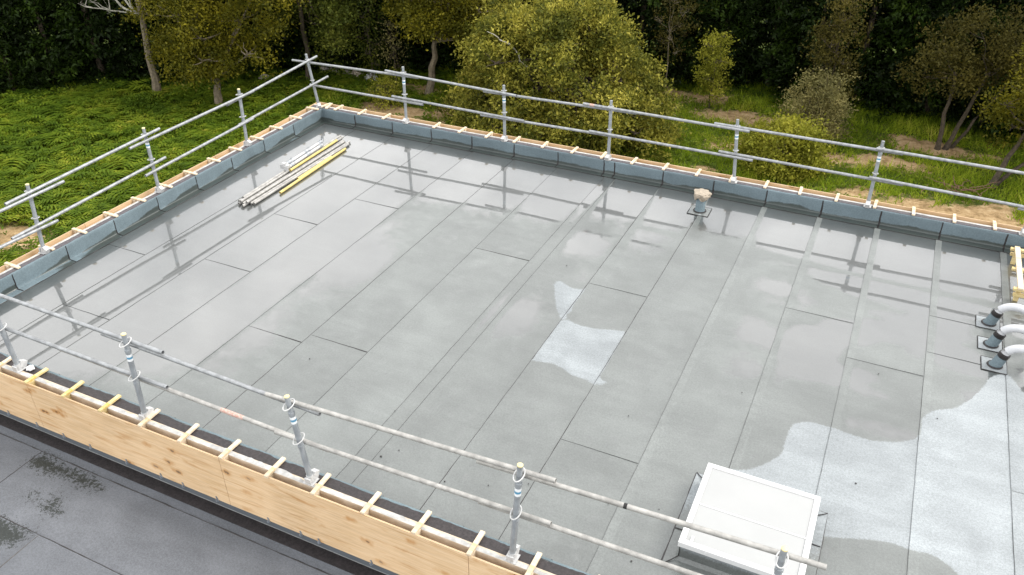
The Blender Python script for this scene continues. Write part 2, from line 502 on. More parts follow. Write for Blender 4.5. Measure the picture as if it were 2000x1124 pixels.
for i in range(len(SEAM) - 1):
    xa, xb = SEAM[i], SEAM[i + 1]
    ys = [0.03] + sorted(CROSS.get(i, []), reverse=True) + [YF - 0.03]
    for k in range(len(ys) - 1):
        y1, y0 = ys[k], ys[k + 1]
        wsh = xb - xa
        ph = random.random() * 20
        def zf(x, y, xa=xa, wsh=wsh, ph=ph):
            return 0.0032 - 0.0048 * (x - xa) / wsh + 0.0005 * math.sin(3 * y + ph) * max(0, 1 - (x - xa) * 4)
        def wet(P, xa=xa, wsh=wsh):
            d = np.maximum(sdf(DRY1, P), sdf(DRY2, P))
            pd = np.array([pond_at(x, y, (x - xa) / wsh) for x, y in P])
            lb = ((P[:, 0] < xa + 0.095) & (xa > 8.9)).astype(float)
            return {'dry': d, 'pond': pd - 0.5 * lb, 'lapb': lb}
        link('felt_sheet', grid_sheet(xa, xb + (0.06 if i < len(SEAM) - 2 else 0), y0 + (0.002 if k < len(ys) - 2 else 0), y1, zf, 0.09, wet, 0.10), 'felt', deck)
        if k:
            bead_line('bitumen_bead', (xa + 0.01, y1, 0), (xb - 0.01, y1, 0), 0.014 if i in (4, 5, 6, 2) else 0.008, 0.0035, deck, i * 3.1 + k, -0.25 if i in (4, 5, 6) else 0.1, 0.05, 'bitumen' if i in (4, 5, 6, 2) else 'lap')
    if i:
        strong = {5: 0.0, 9: -0.1, 10: -0.05, 12: 0.05, 3: 0.0, 4: 0.0}.get(i, 0.40)
        bead_line('bitumen_bead', (xa, 0.0, 0), (xa, YF, 0), 0.0105 if i in (5, 9, 10) else 0.0075, 0.0046, deck, i * 5.7, strong, 0.05, 'bitumen' if i in (5, 9, 10) else 'lap')  # grey runs carry painted lap shadow as well as bitumen

# ------------------------------------------------------------------ parapets (u along, v outwards)
def flashing(u0, u1, parent, seed, drymode):
    prof = [(-0.001, 0.0085), (0.05, 0.0085), (0.09, 0.009), (0.122, 0.0105), (0.134, 0.017), (0.139, 0.033), (0.140, 0.070), (0.140, 0.12), (0.141, 0.17), (0.142, 0.22), (0.143, 0.253), (0.149, 0.2625), (0.176, 0.2645)]
    n = max(2, int((u1 - u0) / 0.06))
    V, dr, pd = [], [], []
    for i in range(n + 1):
        u = u0 + (u1 - u0) * i / n
        t = i / n
        lvl = 0.070 + 0.045 * fbm(u * 1.7, seed, 1.0) + 0.012 * fbm(u * 9, seed)
        for k, (v, z) in enumerate(prof):
            lift = 0.0035 * (1 - t) if k < 12 else 0.002 * (1 - t)
            wob = 0.004 * fbm(u * 3, k * 0.3, seed)
            if k >= 4:
                V.append((u, v - lift - wob * 0.5, z + (0.02 * 0.3 * fbm(u * 4, 7.7, seed) if k == 12 else 0)))
            else:
                V.append((u, v - (0.004 * fbm(u * 5, 2.2, seed) if k == 0 else 0), z + lift))
            h = z - lvl
            if drymode == 1:
                h = (z + 0.02) - lvl * (0.4 + 1.1 * t) if k > 3 else -0.055 + 0.08 * fbm(u * 1.4, v * 6, seed) + max(0.0, -u - 5.2) * 0.06
            dr.append(h if k > 3 or drymode == 1 else -0.3)
            pd.append(-0.3 if k > 4 else 0.0)
    K = len(prof)
    F = [(i * K + k, (i + 1) * K + k, (i + 1) * K + k + 1, i * K + k + 1) for i in range(n) for k in range(K - 1)]
    link('flashing_sheet', fast_mesh('flashing_sheet', V, F, {'dry': dr, 'pond': pd}), 'felt_up', parent)
def seam_bead(u, parent, seed, wid=1.0):
    prof = [(0.0, 0.015), (0.06, 0.016), (0.114, 0.018), (0.129, 0.026), (0.1335, 0.05), (0.1345, 0.12), (0.1355, 0.19), (0.138, 0.255)]
    vs, fs = [], []
    for k, (v, z) in enumerate(prof):
        w = (0.0125 + 0.008 * abs(fbm(k * 0.9, seed, 2))) * wid
        o = 0.008 * fbm(k * 0.6, seed, 5) + (0.012 if k < 2 else 0) * 0
        vs += [(u + o - w, v + 0.004, z - (0.006 if k < 3 else 0)), (u + o, v - 0.001, z + 0.001), (u + o + w, v + 0.004, z - (0.006 if k < 3 else 0))]
        if k:
            b = len(vs) - 6
            fs += [(b, b + 1, b + 4, b + 3), (b + 1, b + 2, b + 5, b + 4)]
    obj('bitumen_bead', MB().add(vs, fs), 'bitumen', parent)
def strip(name, u0, u1, va, vb, z0, z1, mat, parent, rough_a=0.0, rough_b=0.0, seed=0.0, step=0.035):
    """a thin layer with ragged long edges"""
    n = max(2, int((u1 - u0) / step))
    vs, fs = [], []
    for i in range(n + 1):
        u = u0 + (u1 - u0) * i / n
        a = va + rough_a * (fbm(u * 2.1, seed, 0.3) + 0.6 * fbm(u * 11, seed, 0.8) - 1.6 * max(0, fbm(u * 1.3, seed, 6.1) - .28))
        b = vb + rough_b * (fbm(u * 2.6, seed, 4.3) + 0.5 * fbm(u * 13, seed, 5.8))
        b = max(b, a + 0.004)
        m = (a + b) / 2
        vs += [(u, a, z0), (u, a + 0.003, z1), (u, m, z1 + 0.002 * fbm(u * 6, seed, 8)), (u, b - 0.003, z1), (u, b, z0)]
        if i:
            q = len(vs) - 10
            fs += [(q + k, q + k + 1, q + k + 6, q + k + 5) for k in range(4)]
    fs += [(0, 1, 2, 3, 4), tuple(len(vs) - 1 - k for k in range(5))]
    return obj(name, MB().add(vs, fs), mat, parent)
batten_me = {}
def batten_mesh(kind):
    if kind not in batten_me:
        mb = MB().box((-0.024, 0.0, 0.0), (0.024, 0.305, 0.024))
        batten_me[kind] = mb.mesh('batten')
    return batten_me[kind]
block_me = {}
def parapet(loc, rotz, ua, ub, seams, battens, yellow, drymode, ply_joints, label, seed):
    core = obj('parapet', MB().box((ua, 0.146, -0.36), (ub, 0.292 if seed == 3 else 0.252, 0.2585)), 'concrete', building)
    core.location = (loc[0], loc[1], 3.7)
    core.rotation_euler = (0, 0, rotz)
    core['label'] = label
    ss = sorted(q for q in seams if ua < q < ub)
    edges = [ua] + ss + [ub]
    if seed == 1:
        edges[0] = -0.14
    for a, b in zip(edges[:-1], edges[1:]):
        flashing(a, b + 0.012, core, seed + a, drymode)
    for q in ss:
        seam_bead(q, core, seed + q, 0.65 if seed == 2 else 1.0)
    bead_line('bitumen_bead', (ss[0] - 1, -0.003, 0), (ub - 0.1, -0.003, 0), 0.011, 0.0075, core, seed * 3.3, -0.1)
    fr = seed == 3
    rv0, rv1 = (0.294, 0.358) if fr else (0.254, 0.298)
    strip('membrane_strip', ua + 0.01, ub - 0.01, 0.174 if fr else 0.164, rv0 + 0.002, 0.259, 0.2685, 'black_felt' if fr else 'grey_membrane', core, 0.018 if fr else 0.008, 0.004, seed)
    obj('formwork_rib', MB().box((ua, rv0 - 0.0005, -0.36), (ub, rv1, 0.271)), 'rib', core)
    strip('render_skim', ua + 0.01, ub - 0.01, rv0 + (0.012 if fr else -0.002), rv1 - 0.0015, 0.2705, 0.2735, 'rib_top', core, 0.030 if fr else 0.008, 0.001, seed + 7)
    jj = [ua] + sorted(q for q in ply_joints if ua < q < ub) + [ub]
    for a, b in zip(jj[:-1], jj[1:]):
        pl = obj('plywood_panel', MB().box((a + 0.003, 0.430, -0.43), (b - 0.003, 0.448, 0.2745)), 'ply', core)
        obj('panel_edge', MB().box((a + 0.003, 0.4305, 0.2746), (b - 0.003, 0.4475, 0.2762)), 'ply_edge', core)
    for q in battens:
        if not ua < q < ub:
            continue
        y = any(abs(q - k) < 0.1 for k in yellow)
        k = 'batten_y' if y else 'batten'
        b = link('batten', batten_mesh(k), k, core)
        b.location = (q + random.uniform(-.012, .012), 0.146 + random.uniform(-.01, .01), 0.2772)
        b.rotation_euler = (0, random.uniform(-.05, .05), random.uniform(-.04, .04))
        if k not in block_me:
            block_me[k] = MB().box((-0.021, 0.0, 0.0), (0.021, 0.068, 0.11)).mesh('spacer_block')
        b2 = link('spacer_block', block_me[k], k, core)
        b2.location = (q, 0.3605, 0.165)
    return core
fs = [0.70 + 0.93 * i for i in range(7)] + [6.49 + 0.93 * i for i in range(11)]
par_far = parapet((0, 0), 0, -0.448, XR + 0.14, fs, [0.19 + 0.6012 * i for i in range(27) if i != 3], [], 0, [2.49 + 3 * i for i in range(5)],
                  'upstand with blue grey felt facing and timber formwork along the hedge side', 1)
par_left = parapet((0, 0), R(90), -8.695, 0.137, [-0.84] + [-1.77 - 0.93 * i for i in range(8)], [0.03] + [-0.57 - 0.6042 * i for i in range(14)], [], 1, [-2.8, -5.8],
                   'upstand with pale felt facing and timber formwork along the bracken side', 2)
par_front = parapet((0, YF), R(180), -XR - 0.14, 0.448, [-0.6 - 0.93 * i for i in range(17)], [-1.685 - 0.598 * i for i in range(24)] + [-1.087, -0.489], [-2.28, -2.88, -3.48], 0, [-2.27, -5.24, -8.25, -11.25, -14.25],
                    'parapet with plywood shuttering and black membrane above the lower roof', 3)
par_right = parapet((XR, 0), R(-90), -0.135, 8.695, [0.93 * i for i in range(1, 9)], [0.4 + 0.605 * i for i in range(14)], [], 0, [3.0, 6.0],
                    'upstand with timber formwork at the end of the roof beyond the pipes', 4)
# end plate closing the formwork at the bracken corner
e = obj('plywood_panel', MB().box((-0.468, 0.13, -0.43), (-0.450, 0.448, 0.2745)), 'ply', par_far)
# corner battens laid aslant beside the corner post
for q, a in ((-0.19, 20), (-0.03, -22)):
    b = link('batten', batten_mesh('batten'), 'batten', par_far)
    b.location = (q, 0.145, 0.2775)
    b.rotation_euler = (0, 0, R(-a * 0.6))
# clips, fascia and the wall under the front formwork
for i in range(27):
    u = -1.64 - (0.50 + 0.02 * math.sin(i * 1.7)) * i
    cl = obj('clip', MB().obox((u, 0.452, -0.415), (0.018, 0.006, 0.07), (0, R(18), 0)).obox((u + 0.008, 0.460, -0.438), (0.022, 0.010, 0.03), (0, R(18), 0)), 'clip', par_front)
obj('fascia_strip', MB().box((-XR - 0.14, 0.34, -0.515), (0.448, 0.442, -0.4315)), 'fascia', par_front)

wall = bpart('wall', MB().box((-0.36, YF - 0.32, -3.75), (XR + 0.36, 0.36, -0.37)), 'concrete')
# lower roof
LZ = -0.72
low = bpart('lower_roof', MB().box((-3.0, -16.0, LZ - 0.4), (XR + 2, YF - 0.325, LZ - 0.012)), 'bitumen')
obj('wall', MB().box((-2.9, -15.9, -3.74), (XR + 1.9, YF - 0.323, LZ - 0.402)), 'concrete', building).location = (0, 0, 3.7)
obj('black_upstand', MB().box((-3.0, -9.035, LZ - 0.011), (XR + 2, YF - 0.323, LZ + 0.004)), 'black_felt', low)
LD = [[(2.26, -9.35), (2.29, -9.15), (2.73, -9.21), (3.07, -9.19), (3.48, -9.27), (3.36, -9.36), (2.95, -9.31), (2.65, -9.39)],
      [(2.40, -10.15), (2.79, -10.08), (3.03, -10.1), (3.26, -10.1), (3.29, -10.28), (3.09, -10.35), (2.5, -10.5)], [(3.04, -9.78), (3.06, -9.57), (3.35, -9.73), (3.19, -9.81)], [(2.69, -9.71), (2.81, -9.62), (2.89, -9.72)]]
def lwet(P):
    d = np.maximum.reduce([sdf(q, P) for q in LD])
    return {'dry': -d * 0.6 - 0.0, 'pond': np.full(len(P), -0.5)}
rows = [-9.03, -9.14, -10.08, -11.01, -11.94, -12.87, -13.8, -14.73, -15.9]
crs = {1: [2.27, 7.6, 12.4], 2: [3.38, 9.0], 3: [5.5, 11.0], 4: [2.0, 8.0], 5: [6.0], 6: [4.0], 7: [8.0], 0: []}
for i in range(len(rows) - 1):
    ya, yb = rows[i], rows[i + 1]
    xs = [-3.0] + crs[i] + [XR + 2]
    for a, b in zip(xs[:-1], xs[1:]):
        link('felt_sheet', grid_sheet(a, b - 0.002, yb - (0.05 if i < 7 else 0), ya, lambda x, y, ya=ya, yb=yb: LZ + 0.006 - 0.008 * (ya - y) / (ya - yb), 0.12, lwet), 'felt_low', low)
        if a > -2.9:
            bead_line('bitumen_bead', (a, ya, 0), (a, yb, 0), 0.016, LZ + 0.006, low, a, -0.1)
    if i:
        bead_line('bitumen_bead', (-2.9, ya, 0), (XR + 1.9, ya, 0), 0.022 if i == 1 else 0.015, LZ + 0.0065, low, i * 2.3, -0.2)

# ------------------------------------------------------------------ guardrails
TR = 0.0242
def post(parent, base, top, side, sticker=True, capmat='cap'):
    """side: unit vector from the post towards the roof"""
    b, t, s = Vector(base), Vector(top), Vector(side)
    d = (t - b).normalized()
    L = (t - b).length
    al = Vector((-s.y, s.x, 0))
    p = obj('post', MB().tube(b + d * 0.02, b + d * (L * 0.80), 0.0300, 14, False).tube(b + d * (L * 0.80), t - d * 0.012, 0.0262, 14, False), 'galv_post', parent, True)
    obj('post_cap', MB().loft([MB().ringpts(t - d * 0.0119, d, 0.0275, 14), MB().ringpts(t - d * 0.002, d, 0.0275, 14), MB().ringpts(t + d * 0.003, d, 0.021, 14)]), capmat, p, True)
    br = MB().obox(b + Vector((0, 0, 0.004)), (0.12, 0.12, 0.008), (0, 0, math.atan2(s.y, s.x)))
    br.obox(b + s * 0.055 + Vector((0, 0, 0.05)), (0.085, 0.07, 0.085), (0, R(28), math.atan2(s.y, s.x)))
    br.obox(b - s * 0.045 + Vector((0, 0, 0.035)), (0.02, 0.075, 0.07), (0, 0, math.atan2(s.y, s.x)))
    br.tube(b + Vector((0, 0, 0.008)), b + d * 0.085, 0.037, 14, False)
    obj('base_bracket', br, 'galv_white', p)
    for k0, k1 in ((0.795, 0.825), (0.42, 0.445)):
        obj('collar', MB().tube(b + d * (L * k0), b + d * (L * k1), 0.034, 14, False), 'galv_post', p, True)
    for zz in (0.905, 0.515):
        c = b + d * (L * zz) + s * 0.012
        ay = (s + Vector((0, 0, 0.22))).normalized()
        obj('clamp_hoop', MB().hoop(c - s * 0.016, al, ay, 0.043, 0.076, 0.0065), 'galv_white', p, True)
    if sticker:
        q0, q1 = 0.735, 0.775
        obj('sticker', MB().tube(b + d * (L * 0.70), b + d * (L * 0.775), 0.0306, 14, False), 'sticker', p, True)
        obj('sticker', MB().tube(b + d * (L * 0.725), b + d * (L * 0.748), 0.0310, 14, False), 'blue', p, True)
    return p
def rail(parent, a, b, mat='galv'):
    o = obj('rail_tube', MB().tube(a, b, TR), mat, parent, True)
    return o
ZB = 0.2755
gfar = tag(empty('guardrail', (1.94, 0.20, ZB)), 'galvanised tube guardrail on the upstand in front of the big olive bush', 'guardrail')
def kids(root, fn):
    """parts are built in world coordinates, then moved into the space of their thing"""
    before = set(bpy.data.objects)
    fn()
    for o in set(bpy.data.objects) - before:
        if o.parent == root:
            o.location = Vector(o.location) - Vector(root.location)
def build_far():
    post(gfar, (-0.235, 0.175, ZB), (-0.335, 0.10, 1.43), (0.7, -0.7, 0), False, 'galv')
    for i, (xb, xt, zt) in enumerate([(1.94, 1.954, 1.438), (4.188, 4.176, 1.38), (6.333, 6.319, 1.403), (8.673, 8.581, 1.412), (10.899, 10.89, 1.426), (13.2, 13.2, 1.42), (15.4, 15.4, 1.42)]):
        post(gfar, (xb, 0.20, ZB), (xt, 0.20, zt), (0, -1, 0), i != 2, 'galv')
    y0, y1 = 0.144, 0.110
    T = [(-.75, 1.237, 2.33, 1.284), (1.59, 1.338, 4.48, 1.249), (3.77, 1.221, 6.82, 1.261), (5.82, 1.300, 8.82, 1.270), (8.21, 1.302, 11.22, 1.286), (10.82, 1.320, 13.6, 1.288), (13.0, 1.24, 15.9, 1.25)]
    Md = [(-.37, .760, 2.40, .743), (1.70, .827, 4.64, .777), (3.70, .738, 6.73, .765), (5.96, .798, 8.95, .767), (8.35, .815, 11.34, .774), (10.82, .821, 13.5, .755), (13.0, .71, 15.9, .73)]
    for k, S in enumerate((T, Md)):
        for i, (a, za, b, zb) in enumerate(S):
            y = y0 if i % 2 == 0 else y1
            r = rail(gfar, (a, y, za), (b, y, zb))
            if k == 0 and i == 3:
                obj('paint_band', MB().tube((a + 0.13, y, za - 0.0015), (a + 0.22, y, za - 0.0025), TR + 0.0006, 12, False), 'red', r, True)
kids(gfar, build_far)
glef = tag(empty('guardrail', (-0.24, -2.12, ZB)), 'galvanised tube guardrail on the upstand beside the bracken', 'guardrail')
def build_left():
    for yb, yt, zt in [(-2.119, -2.08, 1.381), (-4.388, -4.387, 1.436), (-6.712, -6.615, 1.367), (-8.55, -8.55, 1.39)]:
        post(glef, (-0.24, yb, ZB), (-0.24, yt, zt), (1, 0, 0), yb < -4 and yb > -5)
    x0, x1 = -0.184, -0.150
    T = [(.25, 1.362, -2.51, 1.215), (-1.80, 1.263, -4.83, 1.251), (-4.12, 1.334, -7.06, 1.249), (-6.11, 1.214, -9.0, 1.19)]
    Md = [(.53, .849, -2.31, .754), (-1.93, .765, -4.66, .698), (-4.14, .820, -7.14, .732), (-6.4, .688, -9.0, .76)]
    for S in (T, Md):
        for i, (a, za, b, zb) in enumerate(S):
            x = x0 if i % 2 == 0 else x1
            rail(glef, (x, a, za), (x, b, zb))
kids(glef, build_left)
gfro = tag(empty('guardrail', (4.04, -8.855, ZB)), 'galvanised tube guardrail with cream post caps on the plywood faced parapet', 'guardrail')
def build_front():
    for xb, xt, zt, st in [(-0.25, -0.25, 1.45, 0), (1.955, 1.90, 1.47, 0), (4.037, 4.104, 1.466, 1), (6.338, 6.222, 1.37, 1), (8.633, 8.713, 1.501, 1), (10.89, 10.902, 1.558, 1)]:
        post(gfro, (xb, -8.855, ZB), (xt, -8.855, zt), (0, 1, 0), bool(st))
    y0, y1 = -8.799, -8.765
    T = [(-0.55, 1.38, 4.56, 1.324), (3.62, 1.263, 6.52, 1.180), (5.90, 1.239, 9.02, 1.390), (8.25, 1.274, 11.22, 1.406)]
    Md = [(-0.55, .85, 4.47, .826), (2.75, .785, 6.56, .718), (5.92, .745, 8.99, .848), (8.25, .763, 11.6, .85)]
    for k, S in enumerate((T, Md)):
        for i, (a, za, b, zb) in enumerate(S):
            y = y0 if i % 2 == 0 else y1
            r = rail(gfro, (a, y, za), (b, y, zb), 'alu' if i >= 2 or (i == 1 and k) else 'galv')
            if k == 1 and i == 1:
                d = (zb - za) / (b - a)
                obj('paint_band', MB().tube((5.18, y, za + d * (5.18 - a)), (5.48, y, za + d * (5.48 - a)), TR + 0.0006, 12, False), 'red', r, True)
            if k == 0 and i == 3:
                d = (zb - za) / (b - a)
                obj('tape_mark', MB().tube((9.62, y, za + d * (9.62 - a)), (9.65, y, za + d * (9.65 - a)), TR + 0.0007, 12, False), 'dark', r, True)
kids(gfro, build_front)

# ------------------------------------------------------------------ rooflight
sk = tag(empty('rooflight', (10.55, -7.45, 0)), 'white framed rooflight with two opal panes on a felt clad kerb', 'rooflight')
def build_sky():
    kb = MB()
    a, b = [(10.0, -7.98), (11.105, -7.98), (11.105, -6.90), (10.0, -6.90)], [(9.87, -8.11), (11.235, -8.11), (11.235, -6.77), (9.87, -6.77)]
    rings = [[Vector((*q, 0.012)) for q in b], [Vector((x * .25 + x2 * .75, y * .25 + y2 * .75, 0.018)) for (x, y), (x2, y2) in zip(b, a)], [Vector((*q, 0.05)) for q in a], [Vector((*q, 0.235)) for q in a]]
    kb.loft(rings)
    me = kb.mesh('kerb')
    n = len(me.vertices)
    for nm, vals in (('dry', [0.05 if v.co.z > 0.1 else (0.04 if v.co.x < 10.1 or v.co.x > 11 else -0.05) if v.co.y > -7.9 else -0.06 for v in me.vertices]), ('pond', [-0.5] * n)):  # front foot set to the wet tone, painting in the shade of that side
        at = me.attributes.new(nm, 'FLOAT', 'POINT')
        at.data.foreach_set('value', vals)
    link('kerb', me, 'felt', sk)
    for i in range(4):
        p, q = b[i], b[(i + 1) % 4]
        bead_line('bitumen_bead', (p[0], p[1], 0), (q[0], q[1], 0), 0.028, 0.009, sk, i * 3.7, -0.3)
        bb = MB()
        c0, c1 = Vector((*b[i], 0.016)), Vector((*a[i], 0.055))
        bb.path([c0, (c0 + c1) / 2 + Vector((0, 0, -0.008)), c1, c1 + Vector((0, 0, 0.15))], [0.005, 0.006, 0.007, 0.004], 6)
        obj('bitumen_bead', bb, 'bitumen', sk)
    for y, x in ((-7.62, 9.93), (-7.25, 11.17)):
        obj('bitumen_bead', MB().path([(x - 0.06, y, 0.018), (x, y - 0.004, 0.022), (x + 0.06, y, 0.028 if x < 10 else 0.016)], 0.006, 5), 'bitumen', sk)
    x0, x1, y0, y1, z0, z1 = 9.985, 11.13, -8.03, -6.868, 0.236, 0.300
    f = 0.055
    fr = MB()
    for A, B in (((x0, y0), (x1, y0 + f)), ((x0, y1 - f), (x1, y1)), ((x0, y0 + f), (x0 + f, y1 - f)), ((x1 - f, y0 + f), (x1, y1 - f))):
        fr.box((A[0], A[1], z0), (B[0], B[1], z1))
    fo = obj('frame', fr, 'white', sk)
    bv = fo.modifiers.new('bevel', 'BEVEL')
    bv.width, bv.segments = 0.004, 2
    ym = -7.465
    obj('pane', MB().box((x0 + f, y0 + f, 0.262), (x1 - f, ym - 0.008, 0.285)), 'opal', sk)
    obj('pane', MB().box((x0 + f, ym + 0.008, 0.262), (x1 - f, y1 - f, 0.288)), 'opal', sk)
    obj('glazing_bar', MB().box((x0 + f, ym - 0.0079, 0.262), (x1 - f, ym + 0.0079, 0.292)), 'white', sk)
    obj('latch', MB().box((10.085, -7.99, 0.2856), (10.11, -7.91, 0.302)), 'white', sk)
    obj('screw_cap', MB().tube((10.25, -8.031, 0.268), (10.25, -8.037, 0.268), 0.012, 10, False), 'white', sk)
kids(sk, build_sky)

# ------------------------------------------------------------------ pipes
def patch(x0, x1, y0, y1, z, parent, dry):
    V, F = [], []
    n = 8
    for i in range(n + 1):
        for j in range(n + 1):
            V.append((x0 + (x1 - x0) * i / n + 0.006 * fbm(i * .7, j * .7, x0), y0 + (y1 - y0) * j / n + 0.006 * fbm(j * .9, i * .6, y0), z))
    for i in range(n):
        for j in range(n):
            F.append((i * (n + 1) + j, (i + 1) * (n + 1) + j, (i + 1) * (n + 1) + j + 1, i * (n + 1) + j + 1))
    o = link('felt_patch', fast_mesh('felt_patch', V, F, {'dry': [dry + 0.05 * fbm(v[0] * 7, v[1] * 7) for v in V], 'pond': [-0.1] * len(V)}), 'felt', parent)
    cs = [(x0, y0), (x1, y0), (x1, y1), (x0, y1)]
    for i in range(4):
        p, q = cs[i], cs[(i + 1) % 4]
        bead_line('bitumen_bead', (p[0], p[1], 0), (q[0], q[1], 0), 0.017, z + 0.001, parent, x0 + i, -0.15, 0.03)
vp = tag(empty('vent_pipe', (8.31, -0.625, 0)), 'short upright felt sleeved vent pipe standing in a puddle', 'vent pipe')
def build_vent():
    patch(8.135, 8.485, -0.80, -0.465, 0.009, vp, -0.02)
    c = Vector((8.31, -0.625, 0))
    u = Vector((0, 0, 1))
    me = MB().loft([MB().ringpts(c + u * z, u, r, 20) for z, r in ((0.010, 0.098), (0.03, 0.086), (0.05, 0.081), (0.28, 0.078), (0.30, 0.070))]).mesh('sleeve', True)
    for nm in ('dry', 'pond'):
        at = me.attributes.new(nm, 'FLOAT', 'POINT')
        at.data.foreach_set('value', [0.2 if nm == 'dry' else -0.5] * len(me.vertices))
    link('sleeve', me, 'felt_up', vp)
    obj('bitumen_collar', MB().hoop(c + u * 0.016, (1, 0, 0), (0, 1, 0), 0.100, 0.098, 0.013, 24, 6), 'bitumen', vp, True)
kids(vp, build_vent)
def crumple(center, r, zs, seed, n=26, skirt=False):
    vs, fs = [], []
    m = 12
    for i in range(m + 1):
        th = math.pi * i / m
        for j in range(n):
            ph = 2 * math.pi * j / n
            d = Vector((math.sin(th) * math.cos(ph), math.sin(th) * math.sin(ph), math.cos(th)))
            k = 1 + 0.30 * mnoise.noise(d * 2.2 + Vector((seed, 0, 0))) + 0.12 * mnoise.noise(d * 6 + Vector((0, seed, 0)))
            z = d.z * zs * r * k
            if skirt and d.z < 0:
                z = -0.085 * (0.35 + 1.0 * abs(math.sin(ph * 2 + seed))) * min(1, -d.z * 2.2)
                k *= 1.0 - 0.12 * min(1, -d.z * 2)
            rr = max(math.sin(th), 0.75 if (skirt and d.z < 0) else 0)
            vs.append((center[0] + rr * math.cos(ph) * r * k, center[1] + rr * math.sin(ph) * r * k, center[2] + z))
    for i in range(m):
        for j in range(n):
            fs.append((i * n + j, (i + 1) * n + j, (i + 1) * n + (j + 1) % n, i * n + (j + 1) % n))
    return MB().add(vs, fs)
hood = obj('paper_hood', crumple((8.31, -0.625, 0.335), 0.148, 0.34, 3.7, 22, True), 'tan')
tag(hood, 'crumpled tan paper hood tied over the top of the vent pipe', 'hood')
swan_labels = ['white swan neck cowl pipe beside the uppermost felt patch nearest the timber frame', 'white swan neck cowl pipe between its two look-alikes', 'white swan neck cowl pipe beside the edge of the dry pale area']
for k, (x, y) in enumerate([(12.765, -2.275), (12.785, -2.815), (12.825, -3.285)]):
    sp = tag(empty('swan_neck_pipe', (x, y, 0)), swan_labels[k], 'vent pipe', 'swan neck pipes in a row')
    def build_swan():
        patch(x - 0.155, x + 0.14, y - 0.145, y + 0.155, 0.010, sp, 0.02 + 0.03 * k)
        c = Vector((x, y, 0))
        ax = Vector((0.30, 0, 1)).normalized()
        me = MB().loft([MB().ringpts(c + ax * z, ax, r, 18) for z, r in ((0.008, 0.082), (0.03, 0.072), (0.20, 0.066))]).mesh('sleeve', True)
        for nm in ('dry', 'pond'):
            at = me.attributes.new(nm, 'FLOAT', 'POINT')
            at.data.foreach_set('value', [0.2 if nm == 'dry' else -0.5] * len(me.vertices))
        link('sleeve', me, 'felt_up', sp)
        obj('bitumen_collar', MB().hoop(c + Vector((0, 0, 0.018)), (1, 0, 0), (0, 1, 0), 0.083, 0.083, 0.013, 22, 6), 'bitumen', sp, True)
        obj('seal_band', MB().loft([MB().ringpts(c + ax * z, ax, r, 18) for z, r in ((0.165, 0.067), (0.17, 0.071), (0.225, 0.070), (0.23, 0.058))]), 'bitumen', sp, True)
        cc = c + ax * 0.215 + Vector((0.193, 0, -0.020))
        pts = [c + ax * 0.10, c + ax * 0.17]
        for i in range(17):
            a = R(163 - i * 171 / 16)
            pts.append(cc + Vector((math.cos(a) * 0.20, 0, math.sin(a) * 0.155)))
        obj('cowl', MB().path(pts, 0.053, 16), 'pvc', sp, True)
        e = pts[-1]
        obj('cowl_mouth_shade', MB().tube(e + Vector((0, 0, -0.002)), e + Vector((0, 0, -0.006)), 0.045, 14, False), 'dark', sp)  # black disc painted as the shade inside the pipe end
    kids(sp, build_swan)

# ------------------------------------------------------------------ stacked tubes
def tube_thing(name, label, a, b, r, mat, cat, group):
    a, b = Vector(a), Vector(b)
    o = obj(name, MB().tube(Vector(), b - a, r), mat, None, True)
    o.location = a
    tag(o, label, cat, group)
    return o
W = [((0.90, -3.74), (0.77, -0.70), 0), ((0.965, -3.82), (0.86, -0.62), 0), ((1.025, -3.78), (0.945, -0.66), 0), ((1.085, -3.86), (1.02, -0.72), 0), ((1.145, -3.72), (1.10, -0.66), 0),
     ((0.935, -3.66), (0.82, -0.58), 1), ((0.995, -3.80), (0.90, -0.60), 1), ((1.115, -3.78), (1.06, -0.78), 1), ((1.20, -3.70), (1.155, -0.78), 0)]
for a, b, lv in W:
    z = 0.031 + lv * 0.043
    tube_thing('scaffold_tube', 'pale aluminium scaffold tube lying on the wet felt under the pile' if lv == 0 else 'pale aluminium scaffold tube in the upper layer of the pile', (*a, z), (*b, z), 0.0242, 'alu', 'tube', 'lower scaffold tubes of the pile' if lv == 0 else 'upper scaffold tubes of the pile')
tube_thing('scaffold_tube', 'long yellow tube lying loose alongside the pile of tubes', (1.335, -3.16, 0.03), (1.235, -1.0, 0.03), 0.0242, 'yellow', 'tube', None)
tube_thing('scaffold_tube', 'short yellow tube lying between the loose yellow tube and the pile', (1.262, -2.55, 0.03), (1.215, -1.45, 0.03), 0.0242, 'yellow', 'tube', None)
tube_thing('scaffold_tube', 'yellow tube lying on top of the pale tubes', (1.03, -2.46, 0.122), (0.965, -0.90, 0.122), 0.0242, 'yellow', 'tube', None)
